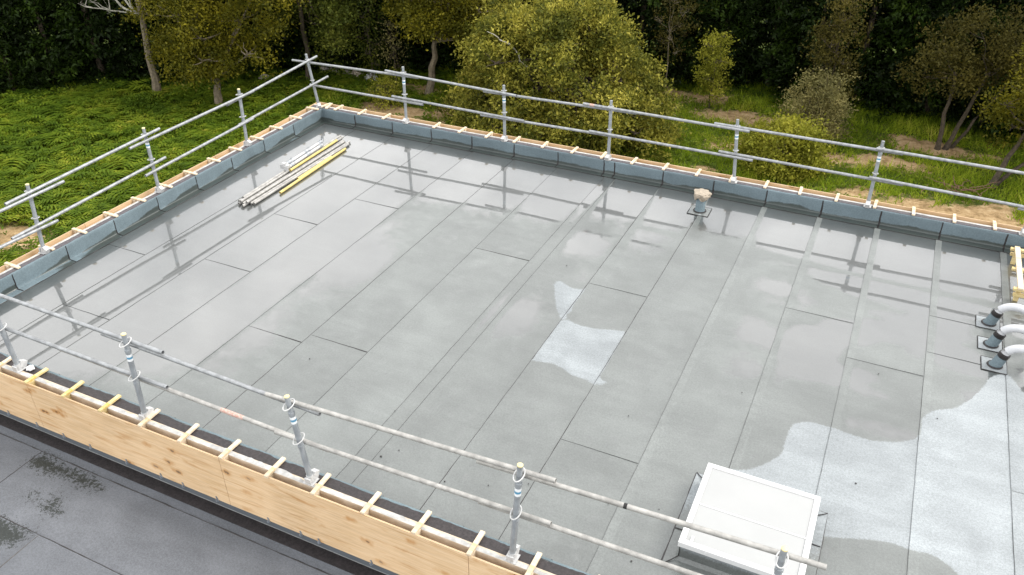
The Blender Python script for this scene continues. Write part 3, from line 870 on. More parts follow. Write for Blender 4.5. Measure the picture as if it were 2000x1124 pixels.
for k, (a, b, lb) in enumerate([((0.80, -2.37, 0.125), (0.735, -1.08, 0.125), 'spare guardrail post with hoops lying on the tubes nearest the upstand'), ((0.925, -2.42, 0.128), (0.85, -1.22, 0.128), 'spare guardrail post lying on the tubes beside the yellow tube')]):
    sp = tag(empty('spare_post', a), lb, 'post', 'spare guardrail posts on the pile')
    def bs():
        A, B = Vector(a), Vector(b)
        d = (B - A).normalized()
        obj('post', MB().tube(A, B, 0.031, 14), 'galv_white', sp, True)
        for t in (0.12, 0.55, 0.93):
            c = A.lerp(B, t)
            obj('collar', MB().tube(c - d * 0.025, c + d * 0.025, 0.037, 14, False), 'galv_post', sp, True)
        for t in (0.16, 0.60, 0.95):
            c = A.lerp(B, t) + Vector((0, 0, 0.012))
            s = d.cross(Vector((0, 0, 1))).normalized()
            obj('clamp_hoop', MB().hoop(c, (s + Vector((0, 0, 0.5))), (d + Vector((0, 0, 0.6))), 0.055, 0.085, 0.007), 'galv_post', sp, True)
        obj('base_bracket', MB().obox(A - d * 0.03, (0.10, 0.012, 0.09), (0, 0, math.atan2(d.y, d.x) + R(90))).obox(A + d * 0.03 + Vector((0, 0, 0.03)), (0.07, 0.07, 0.05), (0, 0, math.atan2(d.y, d.x))), 'galv_white', sp)
    kids(sp, bs)

# ------------------------------------------------------------------ low timber trestle at the far end
tf = tag(empty('timber_trestle', (13.6, -0.9, 0)), 'low timber trestle of yellow rails and pale bearers by the far upstand', 'trestle')
def build_tr():
    for y in (-0.27, -0.92, -1.53):
        obj('rail', MB().box((13.03, y - 0.03, 0.20), (14.4, y + 0.03, 0.235)), 'batten_y', tf)
        obj('rail', MB().box((13.05, y - 0.028, 0.115), (14.35, y + 0.028, 0.155)), 'batten_y', tf) if y != -0.92 else None
    for x in (13.115, 14.25):
        obj('bearer', MB().box((x - 0.035, -1.57, 0.2355), (x + 0.035, -0.24, 0.262)), 'batten', tf)
        for y in (-0.335, -1.465):
            obj('leg', MB().box((x - 0.03, y - 0.03, 0.006), (x + 0.03, y + 0.03, 0.235)), 'batten_y', tf)
kids(tf, build_tr)

# ------------------------------------------------------------------ small litter on the roof
tag(obj('wrapper', crumple((2.09, -8.80, 0.30), 0.048, 0.6, 8.2, 16), 'foil'), 'crumpled white wrapper lying on the black membrane of the parapet', 'wrapper')
for k, (x, y) in enumerate([(6.62, -8.02), (6.75, -7.85), (6.35, -7.3), (7.45, -8.05), (8.28, -7.7), (9.15, -7.6), (7.9, -7.9), (9.65, -7.45), (10.02, -5.2), (6.93, -3.3), (12.2, -4.7), (11.45, -6.2), (4.8, -6.9), (9.6, -8.2), (8.9, -6.2), (11.5, -4.1)]):
    o = obj('bitumen_crumb', crumple((0, 0, 0), 0.006 + 0.006 * random.random(), 0.6, k * 2.1, 8), 'bitumen')
    o.location = (x, y, 0.011)
    o.rotation_euler = (0, 0, k)
    tag(o, 'small black crumb of bitumen lying on the roof felt', 'crumb', 'bitumen crumbs on the felt')

# ------------------------------------------------------------------ ground
GZ = -3.7
def gz(x, y):
    return GZ + 0.16 * fbm(x * 0.13, y * 0.13, 2.0) + 0.05 * fbm(x * 0.6, y * 0.6, 5.0)
DIRT = [(-8.6, -2.6, 1.5, 1.2), (13.6, 9.2, 3.2, 1.3), (8.2, 11.9, 2.2, 0.8), (6.6, 14.2, 2.2, 0.8), (11.2, 12.3, 1.6, 0.6), (-4.3, 9.2, 1.8, 1.2), (-1.8, 10.0, 2.0, 1.6), (12.2, 14.0, 2.0, 0.7), (3.5, 15.4, 3, 0.8), (-5.2, 11.6, 1.6, .7), (10.5, 9.4, 0.9, 0.35), (6.4, 9.5, 0.5, 0.3)]
def dirt(x, y):
    d = max(1.0 - math.hypot((x - a) / rx, (y - b) / ry) for a, b, rx, ry in DIRT)
    return d + 0.55 * fbm(x * 0.9, y * 0.9, 7.0) + 0.25 * fbm(x * 3, y * 3, 1.0)
gx = np.concatenate([np.linspace(-300, -45, 12), np.arange(-40, 40.1, 0.55), np.linspace(45, 300, 12)])
gy = np.concatenate([np.linspace(-300, -35, 12), np.arange(-30, 60.1, 0.55), np.linspace(65, 400, 14)])
X, Y = np.meshgrid(gx, gy)
P = np.stack([X.ravel(), Y.ravel()], 1)
near = (np.abs(P[:, 0]) < 41) & (P[:, 1] > -31) & (P[:, 1] < 61)
Z = np.array([gz(x, y) if k else GZ - 0.1 for (x, y), k in zip(P, near)])
D = np.array([dirt(x, y) if k else -1 for (x, y), k in zip(P, near)])
idx = np.arange(len(P)).reshape(len(gy), len(gx))
F = np.stack([idx[:-1, :-1], idx[:-1, 1:], idx[1:, 1:], idx[1:, :-1]], -1).reshape(-1, 4)
t = NT('meadow_soil')
p = t.pos()
dm = t.sstep(t.math('ADD', t.attr('dirt'), t.math('MULTIPLY', t.math('SUBTRACT', t.noise(p, 4, 6, .7), .5), 1.6)), -0.05, 0.3)
gcol = t.ramp(t.noise(p, 2.4, 6, .65), [(0.3, (0.030, 0.040, 0.008)), (0.55, (0.062, 0.088, 0.012)), (0.75, (0.12, 0.12, 0.03))])
dcol = t.ramp(t.noise(p, 5, 6, .7), [(0.3, (0.14, 0.09, 0.04)), (0.52, (0.34, 0.235, 0.125)), (0.75, (0.50, 0.38, 0.23))])
t.set(Base_Color=t.mix(dm, gcol, dcol), Roughness=0.95, Specular_IOR_Level=0.1)
t.l(t.bump(t.noise(p, 12, 6, .7), 0.7, 0.05), t.b.inputs['Normal'])
M['ground'] = t.m
g = link('ground', fast_mesh('ground', np.column_stack([P, Z]), F, {'dirt': D}, True), 'ground')
g['kind'] = 'structure'

# ------------------------------------------------------------------ vegetation
LM = {
    'olive': leaf_mat('olive_leaf', [(0.0, (0.028, 0.037, 0.006)), (0.36, (0.105, 0.115, 0.018)), (0.66, (0.31, 0.285, 0.042)), (1.0, (0.60, 0.52, 0.11))]),
    'gold': leaf_mat('gold_leaf', [(0.0, (0.030, 0.036, 0.004)), (0.4, (0.085, 0.085, 0.008)), (0.75, (0.19, 0.165, 0.012)), (1.0, (0.33, 0.28, 0.02))]),
    'lime': leaf_mat('lime_leaf', [(0.0, (0.07, 0.085, 0.008)), (0.5, (0.23, 0.235, 0.025)), (1.0, (0.52, 0.48, 0.07))]),
    'mid': leaf_mat('mid_green_leaf', [(0.0, (0.025, 0.035, 0.006)), (0.5, (0.075, 0.095, 0.014)), (1.0, (0.19, 0.19, 0.03))]),
    'brown': leaf_mat('brown_leaf', [(0.0, (0.030, 0.029, 0.007)), (0.5, (0.075, 0.066, 0.014)), (1.0, (0.17, 0.14, 0.030))]),
    'grey': leaf_mat('grey_green_leaf', [(0.0, (0.06, 0.06, 0.022)), (0.5, (0.18, 0.165, 0.06)), (1.0, (0.42, 0.36, 0.14))]),
    'dark': leaf_mat('dark_conifer_leaf', [(0.0, (0.004, 0.007, 0.001)), (0.5, (0.009, 0.019, 0.002)), (0.85, (0.026, 0.048, 0.004)), (1.0, (0.06, 0.085, 0.008))], 0.12),
    'grass': leaf_mat('grass_blade', [(0.0, (0.07, 0.12, 0.008)), (0.5, (0.22, 0.31, 0.018)), (0.85, (0.40, 0.46, 0.04)), (1.0, (0.52, 0.46, 0.10))], 0.4),
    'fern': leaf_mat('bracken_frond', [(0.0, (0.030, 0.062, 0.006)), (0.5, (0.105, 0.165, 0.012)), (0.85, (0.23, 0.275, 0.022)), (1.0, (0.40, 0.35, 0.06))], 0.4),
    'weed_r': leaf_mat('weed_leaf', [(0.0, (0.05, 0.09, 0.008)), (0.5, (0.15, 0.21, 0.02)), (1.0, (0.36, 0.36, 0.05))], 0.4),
    'fernd': leaf_mat('shaded_bracken_frond', [(0.0, (0.016, 0.036, 0.004)), (0.5, (0.040, 0.078, 0.006)), (1.0, (0.10, 0.14, 0.012))], 0.4),  # darker copy of the bracken colours, with the hedge's shade put in
}
def unit(v):
    return v / np.maximum(np.linalg.norm(v, axis=-1, keepdims=True), 1e-9)
def leaf_quads(Pt, Dr, L, Wd, g=rng, droop=0.0):
    n = len(Pt)
    L, Wd = np.asarray(L).reshape(-1, 1) * np.ones((n, 1)), np.asarray(Wd).reshape(-1, 1) * np.ones((n, 1))
    S = unit(np.cross(Dr, unit(g.normal(size=(n, 3)))))
    mid = Pt + Dr * L * 0.5
    tip = Pt + Dr * L - np.array([0, 0, 1.0]) * droop * L
    V = np.stack([Pt, mid + S * Wd / 2, tip, mid - S * Wd / 2], 1).reshape(-1, 3)
    return V, np.arange(4 * n).reshape(n, 4)
def crown_points(lobes, dens, g, shell=0.55, cl=0.22):
    """leaf positions: small clumps on and inside the shell of every lobe, with gaps between"""
    out, nor, cid = [], [], []
    sub = []
    for c, r in lobes:
        c, r = np.array(c, float), np.array(r, float) * np.ones(3)
        if r.max() < 0.42:
            sub.append((c, r))
            continue
        n = 7 if r.max() < 0.7 else 10
        for i in range(n):
            d = unit(g.normal(size=3) + np.array([0, 0, .35]))
            q = r.mean() * (.30 + .22 * g.random())
            sub.append((c + d * r * (.62 + .45 * g.random()), np.array([q, q, q * .8])))
    for c, r in sub:
        c, r = np.array(c, float), np.array(r, float) * np.ones(3)
        area = 4 * math.pi * (np.prod(r) ** (2 / 3))
        nc = max(6, int(area * dens))
        d = unit(g.normal(size=(nc, 3)))
        rad = 1 - (1 - shell) * g.random((nc, 1)) ** 2.2
        rad *= 1 + 0.13 * g.normal(size=(nc, 1))
        rad *= np.where(g.random((nc, 1)) < .10, 1.25 + .5 * g.random((nc, 1)), 1.0)
        cc = c + d * r * rad
        k = g.integers(9, 18, nc)
        for a, q, m in zip(cc, d, k):
            s = cl * (0.6 + 0.8 * g.random())
            out.append(a + g.normal(size=(m, 3)) * s * np.array([1, 1, 0.75]))
            nor.append(np.tile(q, (m, 1)))
            cid.append(np.full(m, g.random()))
    return np.concatenate(out), np.concatenate(nor), np.concatenate(cid)
def crown_mesh(name, lobes, dens, L, Wd, g, shell=0.55, cl=0.22, upb=0.5, droop=0.1, floor=None):
    Pt, N, cid = crown_points(lobes, dens, g, shell, cl)
    if floor is not None:
        k = Pt[:, 2] > floor
        Pt, N, cid = Pt[k], N[k], cid[k]
    n = len(Pt)
    D = unit(N * 0.7 + g.normal(size=(n, 3)) * 0.75 + np.array([0, 0, upb]))
    V, Fq = leaf_quads(Pt, D, L * (0.5 + 1.0 * g.random(n)), Wd * (0.6 + 0.8 * g.random(n)), g, droop)
    rnd = np.clip(0.55 * cid + 0.45 * g.random(n), 0, 1)
    return fast_mesh(name, V, Fq, {'rnd': np.repeat(rnd, 4)})
def limb_tree(mb, base, top, r0, r1, g, wob=0.12, n=6, segs=7):
    base, top = Vector(base), Vector(top)
    pts, rad = [], []
    for i in range(n + 1):
        t = i / n
        w = (wob * math.sin(t * math.pi) + (wob * 0.25 if 0 < i < n else 0)) * .65
        pts.append(base.lerp(top, t) + Vector((g.normal() * w, g.normal() * w, g.normal() * w * 0.3)))
        rad.append(r0 + (r1 - r0) * t ** 0.8)
    rad[0] *= 1.25
    mb.path(pts, rad, segs)
    return pts
def tree(name, label, cat, x, y, h, lobes, mat, seed, dens=11, L=0.11, Wd=0.06, trunk_r=0.09, bark='bark', stems=None, cl=0.2, shell=0.5, group=None, upb=0.5, sub=5):
    """lobes are given relative to the base of the trunk"""
    g = np.random.default_rng(seed)
    z = gz(x, y)
    root = tag(empty(name, (x, y, z)), label, cat, group)
    mb = MB()
    for s in (stems or [((0, 0, -0.1), (0.05 * h * g.normal() * .3, 0.05 * h * g.normal() * .3, h * 0.62), trunk_r)]):
        a, b, r = s
        pts = limb_tree(mb, a, b, r, r * 0.45, g, 0.018 * h ** 0.5)
    tops = [Vector(s[1]) for s in stems] if stems else [pts[-1]]
    for c, r in lobes:
        c = Vector(c)
        a = min(tops, key=lambda q: (q - c).length)
        limb_tree(mb, a * 0.92, c, trunk_r * 0.42, trunk_r * 0.12, g, 0.05, 4, 5)
        for _ in range(sub):
            d = Vector(g.normal(size=3)).normalized()
            rr = Vector(np.array(r, float) * np.ones(3))
            e = c + Vector((d.x * rr.x, d.y * rr.y, abs(d.z) * rr.z * 0.9)) * 0.85
            limb_tree(mb, c, e, trunk_r * 0.2, 0.006, g, 0.06, 3, 4)
    obj('trunk', mb, bark, root, True)
    link('crown', crown_mesh('crown', lobes, dens, L, Wd, g, shell, cl, upb), LM[mat], root)
    return root
def lobes_dome(rx, ry, h, n, g, lr, z0=0.3, low=0.0):
    out = []
    for i in range(n):
        t = (i + 0.5) / n
        ph = i * 2.39996 + g.normal() * 0.2
        el = math.asin(min(1, low + (1 - low) * t))
        k = 0.62 + 0.40 * g.random()
        q = lr * (0.75 + 0.5 * g.random())
        out.append(((math.cos(ph) * math.cos(el) * (rx - q * 0.6) * k * 1.1, math.sin(ph) * math.cos(el) * (ry - q * 0.6) * k * 1.1, z0 + math.sin(el) * (h - z0 - q * 0.8)), (q, q, q * 0.85)))
    return out
g0 = np.random.default_rng(5)
# the great olive bush behind the upstand
ob = tree('olive_bush', 'great domed olive bush standing behind the guardrail posts', 'bush', 1.45, 10.0, 4.4, lobes_dome(3.35, 3.0, 4.45, 44, g0, 0.72, 0.35) + [((math.cos(R(a)) * (2.4 + .9 * g0.random()), math.sin(R(a)) * (2.3 + .8 * g0.random()), .45 + .8 * g0.random()), (.55, .55, .5)) for a in range(170, 395, 9)], 'olive', 21, dens=21, L=0.105, Wd=0.062, trunk_r=0.16, cl=0.12, shell=0.5, sub=3)
mb = MB()
gd = np.random.default_rng(14)
for e in ((-.9, -1.7, 3.45),):
    e = Vector(e)
    mb = MB()
    limb_tree(mb, e * .72, e * .9 + Vector((-.3, 0, .1)), .03, .024, gd, .06, 4, 6)
    limb_tree(mb, e * .9 + Vector((-.3, 0, .1)), e + Vector((-.75, -.2, .15)), .024, .008, gd, .1, 4, 6)
    obj('bare_bough', mb, 'bark_dead', ob, True)
tree('olive_tree', 'olive tree with leaning pale trunk and yellow green crown beside the great bush', 'tree', -4.2, 11.2, 6, [((0.6, 0.2, 3.3), (1.5, 1.3, 1.0)), ((1.7, 0.6, 3.0), (1.1, 1.1, 0.9)), ((-0.5, 0.4, 3.5), (1.2, 1.1, 0.9)), ((0.5, -0.6, 2.6), (1.1, .9, .75)), ((1.3, 0, 4.2), (1.5, 1.3, .9)), ((2.3, .4, 2.3), (.8, .8, .7)), ((-0.3, 1.2, 4.6), (1.6, 1.4, 1.0))], 'gold', 22, dens=15, L=0.10, Wd=0.055, trunk_r=0.17, bark='bark_pale', stems=[((0, 0, -.1), (0.35, 0.15, 2.2), .17)], cl=.17)
tree('brown_tree', 'tall brownish tree behind the leaning olive tree', 'tree', -3.6, 14.0, 7, [((0, 0, 3.6), (1.7, 1.4, 1.3)), ((1.6, .2, 4.3), (1.5, 1.3, 1.2)), ((-1.6, 0, 3.2), (1.3, 1.1, 1.3)), ((2.9, .5, 4.0), (1.3, 1.1, 1.1)), ((-1.2, .3, 5), (1.5, 1.2, 1.2))], 'brown', 23, dens=12, trunk_r=.14, cl=.18)
tree('gold_tree', 'golden leaved tree with thick short trunk rising from the bracken', 'tree', -10.3, 7.2, 6.5, [((-.2, .4, 3.7), (1.4, 1.2, .9)), ((1.1, .6, 3.0), (1.1, 1, .8)), ((-1.3, .2, 3.0), (1.0, 1, .8)), ((.2, -.3, 2.5), (1.1, .9, .6)), ((-1.0, -.2, 2.0), (.9, .8, .55)), ((1.9, .5, 3.9), (1.2, 1.1, .8)), ((.6, -.2, 1.35), (.65, .6, .4)), ((-.5, -.5, 1.5), (.7, .6, .45)), ((-1.6, .2, 1.9), (.8, .7, .5)), ((1.5, .2, 2.0), (.9, .8, .6)), ((.3, -.6, 1.9), (.9, .7, .5)), ((-0.2, .6, 4.8), (1.8, 1.4, .9))], 'gold', 24, dens=14, L=.1, Wd=.055, trunk_r=.17, bark='bark_pale', stems=[((0, 0, -.1), (0.1, .1, 1.3), .19), ((.05, 0, 1.0), (-1.1, .3, 2.4), .09)], cl=.18)
tree('green_tree', 'mid green tree crowded behind the golden tree', 'tree', -9.0, 10.6, 6.5, [((.3, .2, 2.2), (1.4, 1.1, 1.0)), ((1.3, .2, 3.2), (1.2, 1.1, 1.0)), ((-.9, 0, 3.5), (1.3, 1.1, 1)), ((.6, 0, 4.6), (1.5, 1.2, 1.1)), ((1.6, -.1, 1.6), (.8, .8, .7))], 'mid', 25, dens=11, trunk_r=.12, cl=.2)
# old tree with bleached bare boughs
dt = tree('bare_bough_tree', 'old tree with straight pale trunk and bleached bare boughs', 'tree', -13.3, 7.3, 8, [((.9, .5, 4.3), (1.0, .9, .9)), ((1.6, .8, 3.4), (.8, .8, .7)), ((.2, .2, 2.9), (.5, .5, .4)), ((.4, .6, 5.4), (1.2, 1, .9))], 'gold', 26, dens=9, L=.1, Wd=.05, trunk_r=.15, bark='bark_pale', stems=[((0, 0, -.1), (0.05, 0.1, 4.4), .16)], cl=.2)
mb = MB()
gd = np.random.default_rng(4)
a0 = Vector((0, 0.05, 2.9))
for e, r in (((-1.75, -.5, 3.9), .055), ((-1.5, -.2, 4.5), .045), ((-.7, -.5, 4.9), .04), ((-2.0, -.4, 3.1), .03)):
    pts = limb_tree(mb, a0, e, r, .014, gd, .16, 7, 6)
    for q in pts[3:]:
        for _ in range(2):
            limb_tree(mb, q, q + Vector((-.35 + .3 * gd.normal(), .25 * gd.normal(), .35 + .3 * gd.normal())), .014, .004, gd, .06, 3, 4)
obj('bare_bough', mb, 'bark_dead', dt, True)
def small(name, label, cat, x, y, h, r, mat, seed, n=9, dens=12, L=.085, Wd=.045, z0=.35, lr=None, tr=.035, **k):
    g = np.random.default_rng(seed)
    lob = []
    for i in range(n):
        t = (i + .5) / n
        w = r * (math.sin(math.pi * (0.18 + 0.78 * t)) ** 0.8)
        ph = i * 2.4 + g.normal() * .3
        q = (lr or r * .5) * (.7 + .5 * g.random())
        lob.append(((math.cos(ph) * w * .55, math.sin(ph) * w * .55, h * (z0 + (1 - z0) * t) - q * .3), (q, q, q * 1.1)))
    return tree(name, label, cat, x, y, h, lob, mat, seed, dens, L, Wd, tr, **k)
small('young_tree', 'slim brown young tree with thin bare stem behind the great bush', 'tree', 3.35, 15.2, 3.9, .75, 'brown', 31, dens=9, z0=.38, cl=.14, bark='bark_pale')
small('young_tree', 'bright yellow green young tree alone before the dark hedge', 'tree', 5.15, 14.6, 2.6, .7, 'lime', 32, dens=17, z0=.25, cl=.11, tr=.03)
small('young_tree', 'tall rusty brown tree behind the grey green bush', 'tree', 8.95, 14.4, 4.3, .9, 'brown', 33, n=13, dens=16, z0=.22, cl=.14)
small('bush', 'round grey green bush in front of the rusty tree', 'bush', 8.95, 12.9, 2.0, 1.0, 'grey', 34, n=14, dens=18, L=.075, z0=.2, cl=.11)
small('bush', 'low yellow green bush close behind the upstand', 'bush', 8.35, 10.1, 1.4, 1.15, 'lime', 35, n=16, dens=20, L=.09, Wd=.055, z0=.15, cl=.12)
small('bush', 'little bright yellow bush near the corner of the roof', 'bush', -5.2, 9.8, .85, .75, 'lime', 36, n=9, dens=13, L=.07, z0=.1, cl=.1)
small('young_tree', 'slim green sapling beyond the corner post', 'tree', -6.7, 11.4, 2.9, .6, 'mid', 37, n=9, dens=10, z0=.25, cl=.13)
small('young_tree', 'slim brown sapling with withered leaves beyond the corner', 'tree', -5.75, 11.5, 2.5, .5, 'grey', 38, n=8, dens=6, z0=.3, cl=.12)
small('bush', 'dry brown scrub bush beside the great bush', 'bush', -1.3, 9.6, 1.0, 1.1, 'olive', 39, n=9, dens=12, z0=.1, cl=.12)
tree('multi_stem_tree', 'multi stemmed dull olive tree before the dark hedge', 'tree', 12.5, 14.0, 4.8, [((-.5, .2, 2.9), (.9, .8, .7)), ((.4, .3, 3.4), (.9, .8, .8)), ((.9, .1, 2.6), (.9, .8, .7)), ((0, .2, 2.3), (.8, .7, .6)), ((1.4, .4, 3.1), (.8, .8, .7)), ((-.9, .2, 2.1), (.6, .6, .5))], 'brown', 41, dens=15, L=.09, Wd=.045, trunk_r=.05, sub=2, stems=[((0, 0, -.1), (-.1, .1, 2.4), .085), ((.2, .1, -.1), (.8, .2, 2.5), .085), ((.35, .3, -.1), (1.3, .3, 2.1), .06)], cl=.15)
tree('leaning_tree', 'golden brown leaning tree beside the brushwood heap', 'tree', 13.9, 11.7, 4.8, [((.6, .5, 2.6), (1.0, .9, .8)), ((1.3, .6, 2.0), (1.0, .9, .8)), ((.2, .4, 1.7), (.8, .7, .6)), ((1.0, .2, 3.2), (1.0, .9, .7)), ((2.0, .6, 2.7), (1.0, .9, .9)), ((-.2, .3, 2.3), (.6, .6, .5))], 'gold', 42, dens=11, L=.09, Wd=.05, trunk_r=.1, stems=[((0, 0, -.1), (.6, .3, 1.9), .1), ((.1, .1, -.1), (1.3, .5, 1.7), .07)], cl=.16)
# dark conifer hedge
def conifer_mesh(seed):
    g = np.random.default_rng(seed)
    h, r = 9.2, 1.75
    nb = 230
    zz = 0.15 + (h - 0.3) * (np.arange(nb) + g.random(nb)) / nb
    V, Fq, rn = [], [], []
    Ps, Ds, Ls, cs = [], [], [], []
    for z in zz:
        t = z / h
        rad = r * (1 - t ** 2.2) ** 0.6 * (0.6 + 0.6 * g.random())
        ph = g.random() * 6.283
        d = np.array([math.cos(ph), math.sin(ph), 0])
        c = g.random()
        m = 68
        s = g.random(m) ** 0.6
        pts = np.outer(0.12 * rad + s * 0.88 * rad, d) + np.array([0, 0, 1]) * (z - 0.35 * (s[:, None] ** 2) * rad * .5) + g.normal(size=(m, 3)) * np.array([.17, .17, .08]) * (1.1 - .5 * s[:, None])
        Ps.append(pts)
        Ds.append(unit(np.tile(d, (m, 1)) * .6 + g.normal(size=(m, 3)) * .55 + np.array([0, 0, .15])))
        cs.append(np.clip(0.6 * c + .4 * g.random(m), 0, 1))
    Pt, Dr, cid = np.concatenate(Ps), np.concatenate(Ds), np.concatenate(cs)
    n = len(Pt)
    V, Fq = leaf_quads(Pt, Dr, .17 * (.6 + .8 * g.random(n)), .085 * (.7 + .6 * g.random(n)), g, .3)
    return fast_mesh('crown', V, Fq, {'rnd': np.repeat(cid, 4)})
con = [conifer_mesh(60 + i) for i in range(4)]
ctr = MB().path([(0, 0, -.1), (.03, 0, 2), (0, .04, 5), (0, 0, 8.6)], [.12, .10, .07, .02], 7).mesh('trunk', True)
line = [(-30, -4), (-24, 1.5), (-18.2, 6.2), (-14.4, 9.6), (-10.8, 12.4), (-7.8, 13.6), (-2.5, 16.6), (4.2, 17.2), (9.3, 17.6), (13.5, 16.8), (18, 16.4), (26, 16.0)]
def along(line, step):
    out, carry = [], 0.0
    for (x0, y0), (x1, y1) in zip(line[:-1], line[1:]):
        L = math.hypot(x1 - x0, y1 - y0)
        s = carry
        while s < L:
            out.append((x0 + (x1 - x0) * s / L, y0 + (y1 - y0) * s / L))
            s += step
        carry = s - L
    return out
MARKS = [(-21, 'beyond the bracken'), (-15.2, 'behind the bare bough tree'), (-11, 'behind the golden tree'), (-7.2, 'behind the grey log'), (-3.5, 'behind the leaning olive tree'), (1.0, 'behind the great olive bush'), (4.6, 'behind the bright young tree'), (9.0, 'behind the rusty tree'), (13.0, 'behind the multi stemmed tree'), (17, 'past the leaning golden brown tree')]
def near_mark(x):
    return min(MARKS, key=lambda q: abs(q[0] - x))[1]
k = 0
for row, (off, step) in enumerate(((0, 1.5), (2.2, 2.1))):
    for (x, y) in along([(a, b + off) for a, b in line], step):
        xx, yy = x + random.uniform(-.3, .3), y + random.uniform(-.35, .35)
        root = tag(empty('conifer', (xx, yy, gz(xx, yy))), 'dark green conifer in the %s row of the hedge %s' % (('front', 'rear')[row], near_mark(xx)), 'tree', 'hedge conifers, %s row, %s' % (('front', 'rear')[row], near_mark(xx)))
        root.rotation_euler = (0, 0, random.uniform(0, 6.28))
        s = random.uniform(.86, 1.08)
        root.scale = (s * random.uniform(.95, 1.15), s, s)
        link('trunk', ctr, 'bark', root)
        link('crown', con[k % 4], LM['dark'], root)
        k += 1
# logs, stone and sack by the hedge, brushwood
lg = obj('log', MB().path([(-.75, 0, .16), (-.3, .05, .15), (.3, .02, .16), (.7, -.04, .17)], [.15, .16, .15, .13], 10), 'stone', None, True)
lg.location = (-8.5, 11.75, gz(-8.5, 11.75))
tag(lg, 'long grey log lying at the foot of the hedge', 'log')
for nm, (x, y), r, m, lb in (('boulder', (-7.55, 11.65), .3, 'tan', 'tan boulder beside the grey log'), ('boulder', (-10.55, 10.0), .24, 'stone', 'pale boulder at the edge of the bracken'), ('sack', (-6.95, 11.7), .27, 'foil', 'crumpled white sack near the tan boulder')):
    o = obj(nm, crumple((0, 0, 0), r, .75, r * 31, 18), m)
    o.location = (x, y, gz(x, y) + r * .45)
    tag(o, lb, nm)
bw = tag(empty('brushwood', (13.4, 10.9, gz(13.4, 10.9))), 'heap of cut reddish brushwood on bare soil', 'brushwood')
gb = np.random.default_rng(9)
for i in range(16):
    mb = MB()
    a = Vector((gb.normal() * .45, gb.normal() * .25, .03 + .1 * gb.random()))
    an = gb.random() * 6.28
    limb_tree(mb, a, a + Vector((math.cos(an) * .8, math.sin(an) * .5, .25 * gb.random())), .018, .005, gb, .06, 4, 5)
    obj('branch', mb, 'twig', bw, True)

# ------------------------------------------------------------------ ground cover
def inside_building(x, y):
    return (x > -3.4) & (x < XR + 2.4) & (y < 0.65) & ((x > -0.75) | (y < -8.2))
def field(n, box, g):
    x = g.uniform(box[0], box[1], n)
    y = g.uniform(box[2], box[3], n)
    k = ~inside_building(x, y)
    return x[k], y[k]
def hedge_y(x):
    return np.interp(x, [q[0] for q in line], [q[1] for q in line])
def blades(n, box, hgt, wid, g, dmax, mat, name, label, tuft=5, lean=.5):
    x, y = field(n, box, g)
    k = y < hedge_y(x) + 0.6
    x, y = x[k], y[k]
    D = np.array([dirt(a, b) for a, b in zip(x, y)])
    k = D < dmax - 0.35 * g.random(len(x))
    x, y = x[k], y[k]
    z = np.array([gz(a, b) for a, b in zip(x, y)])
    dens = np.array([fbm(a * .7, b * .7, 11.0) for a, b in zip(x, y)])
    Ps, Ds, Ls, rn = [], [], [], []
    for t in range(tuft):
        Ps.append(np.column_stack([x, y, z - .02]) + g.normal(size=(len(x), 3)) * np.array([.05, .05, 0]))
        Ds.append(unit(g.normal(size=(len(x), 3)) * np.array([lean, lean, .1]) + np.array([0, 0, 1])))
        Ls.append(hgt * (.5 + .7 * g.random(len(x))) * (1 + .6 * dens))
        rn.append(np.clip(.5 + .6 * dens + .28 * g.normal(size=len(x)), 0, 1))
    Pt, Dr, L, r = np.concatenate(Ps), np.concatenate(Ds), np.concatenate(Ls), np.concatenate(rn)
    n = len(Pt)
    S = unit(np.cross(Dr, unit(g.normal(size=(n, 3)))))
    V = np.stack([Pt - S * wid / 2, Pt + S * wid / 2, Pt + Dr * L[:, None] + g.normal(size=(n, 3)) * L[:, None] * .18], 1).reshape(-1, 3)
    o = link(name, fast_mesh(name, V, np.arange(3 * n).reshape(n, 3), {'rnd': np.repeat(r, 3)}), LM[mat])
    o['kind'] = 'stuff'
    tag(o, label, 'grass')
    return o
gg = np.random.default_rng(77)
blades(26000, (-9, 17, 0.8, 18), .26, .030, gg, .42, 'grass', 'grass', 'bright green rough grass behind the roof', 6)
blades(9000, (-18, -0.8, -8, 12), .22, .026, gg, .3, 'grass', 'grass', 'rough green grass among the bracken', 5)
def weeds(n, box, mat, name, label, g, hmax, cond):
    x, y = field(n, box, g)
    k = (y < hedge_y(x) + .4) & cond(x, y)
    x, y = x[k], y[k]
    k = np.array([dirt(a, b) < .25 for a, b in zip(x, y)])
    x, y = x[k], y[k]
    z = np.array([gz(a, b) for a, b in zip(x, y)])
    h = np.array([max(.08, hmax * (.55 + .8 * fbm(a * .8, b * .8, 21.0))) for a, b in zip(x, y)])
    m = 14
    c = np.repeat(g.random(len(x)), m)
    Pt = np.repeat(np.column_stack([x, y, z]), m, 0)
    hh = np.repeat(h, m) * (.35 + .65 * g.random(len(Pt)))
    Pt = Pt + np.column_stack([g.normal(size=len(Pt)) * .11, g.normal(size=len(Pt)) * .11, hh])
    D = unit(g.normal(size=(len(Pt), 3)) * np.array([1, 1, .35]) + np.array([0, 0, .25]))
    V, Fq = leaf_quads(Pt, D, .10 * (.6 + .8 * g.random(len(Pt))), .055 * (.7 + .6 * g.random(len(Pt))), g, .2)
    o = link(name, fast_mesh(name, V, Fq, {'rnd': np.repeat(np.clip(.6 * c + .4 * g.random(len(Pt)), 0, 1), 4)}), LM[mat])
    o['kind'] = 'stuff'
    tag(o, label, 'weeds')
    return o
weeds(12000, (-20, -0.9, -8, 12), 'fern', 'weeds', 'leafy green weeds growing through the bracken', gg, .42, lambda x, y: (hedge_y(x) - y > 1.6))
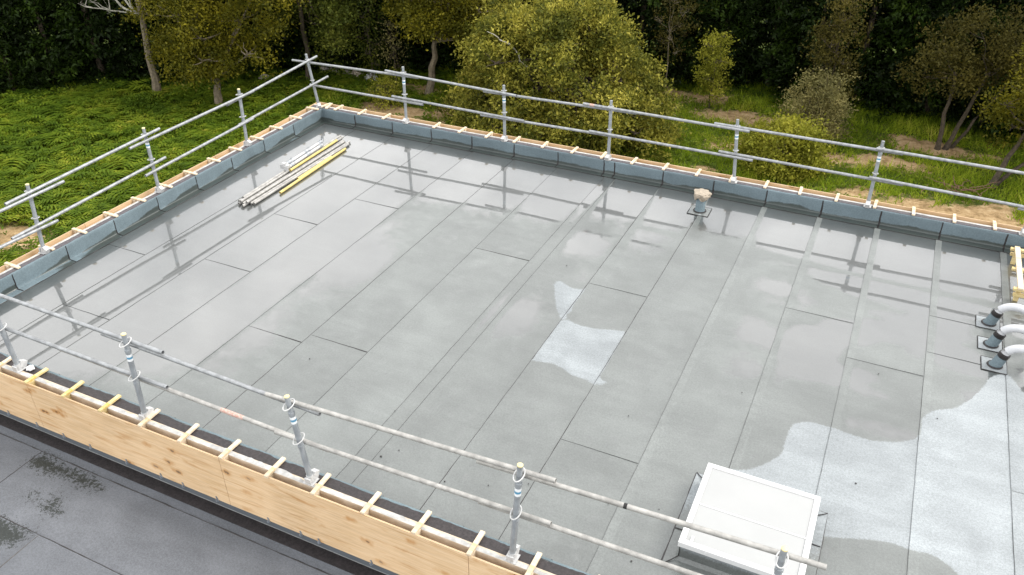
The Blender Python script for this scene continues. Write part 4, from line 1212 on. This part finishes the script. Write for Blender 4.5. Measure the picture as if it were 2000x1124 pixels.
weeds(1500, (-6, 16, 1.0, 16), 'weed_r', 'weeds', 'scattered leafy weeds in the grass behind the roof', gg, .22, lambda x, y: (hedge_y(x) - y > 1.0))
def ferns(n, box, mat, name, label, g, size, cond):
    x, y = field(n, box, g)
    k = (y < hedge_y(x) + .8) & cond(x, y)
    x, y = x[k], y[k]
    k = np.array([dirt(a, b) < .1 for a, b in zip(x, y)])
    x, y = x[k], y[k]
    V, rn = [], []
    for a, b in zip(x, y):
        z = gz(a, b)
        c = g.random()
        s = size * (.65 + .7 * g.random()) * (1 + .35 * fbm(a * .6, b * .6, 3.0))
        for _ in range(6):
            ph = g.random() * 6.283
            d = np.array([math.cos(ph), math.sin(ph), 0])
            sd = np.array([-d[1], d[0], 0])
            base = np.array([a, b, z]) + d * .03
            m = 7
            tt = (np.arange(m) + .5) / m
            rise = s * (.75 + .3 * g.random())
            sp = base + np.outer(tt * s * .95, d) + np.outer(rise * (tt * 1.5 - tt ** 2 * 1.05), [0, 0, 1])
            wd = s * .34 * np.sin(np.pi * (0.12 + .85 * tt)) + .02
            for sg in (-1, 1):
                root0 = sp - d * s * .055
                root1 = sp + d * s * .055
                tip = sp + sd * sg * wd[:, None] + d * s * .09 - np.array([0, 0, .05 * s])
                V.append(np.stack([root0, root1, tip], 1).reshape(-1, 3))
                rn.append(np.repeat(np.clip(.6 * c + .4 * g.random(m), 0, 1), 3))
    V = np.concatenate(V)
    o = link(name, fast_mesh(name, V, np.arange(len(V)).reshape(-1, 3), {'rnd': np.concatenate(rn)}), LM[mat])
    o['kind'] = 'stuff'
    tag(o, label, 'bracken')
    return o
ferns(3700, (-24, -0.9, -8, 13), 'fern', 'bracken', 'dense green bracken covering the slope beside the roof', gg, .48, lambda x, y: (hedge_y(x) - y > 2.2))
ferns(1500, (-27, -4, -4, 14), 'fernd', 'bracken', 'bracken coloured dark for the shade at the foot of the hedge', gg, .5, lambda x, y: (hedge_y(x) - y <= 2.6) & (hedge_y(x) - y > -.5))
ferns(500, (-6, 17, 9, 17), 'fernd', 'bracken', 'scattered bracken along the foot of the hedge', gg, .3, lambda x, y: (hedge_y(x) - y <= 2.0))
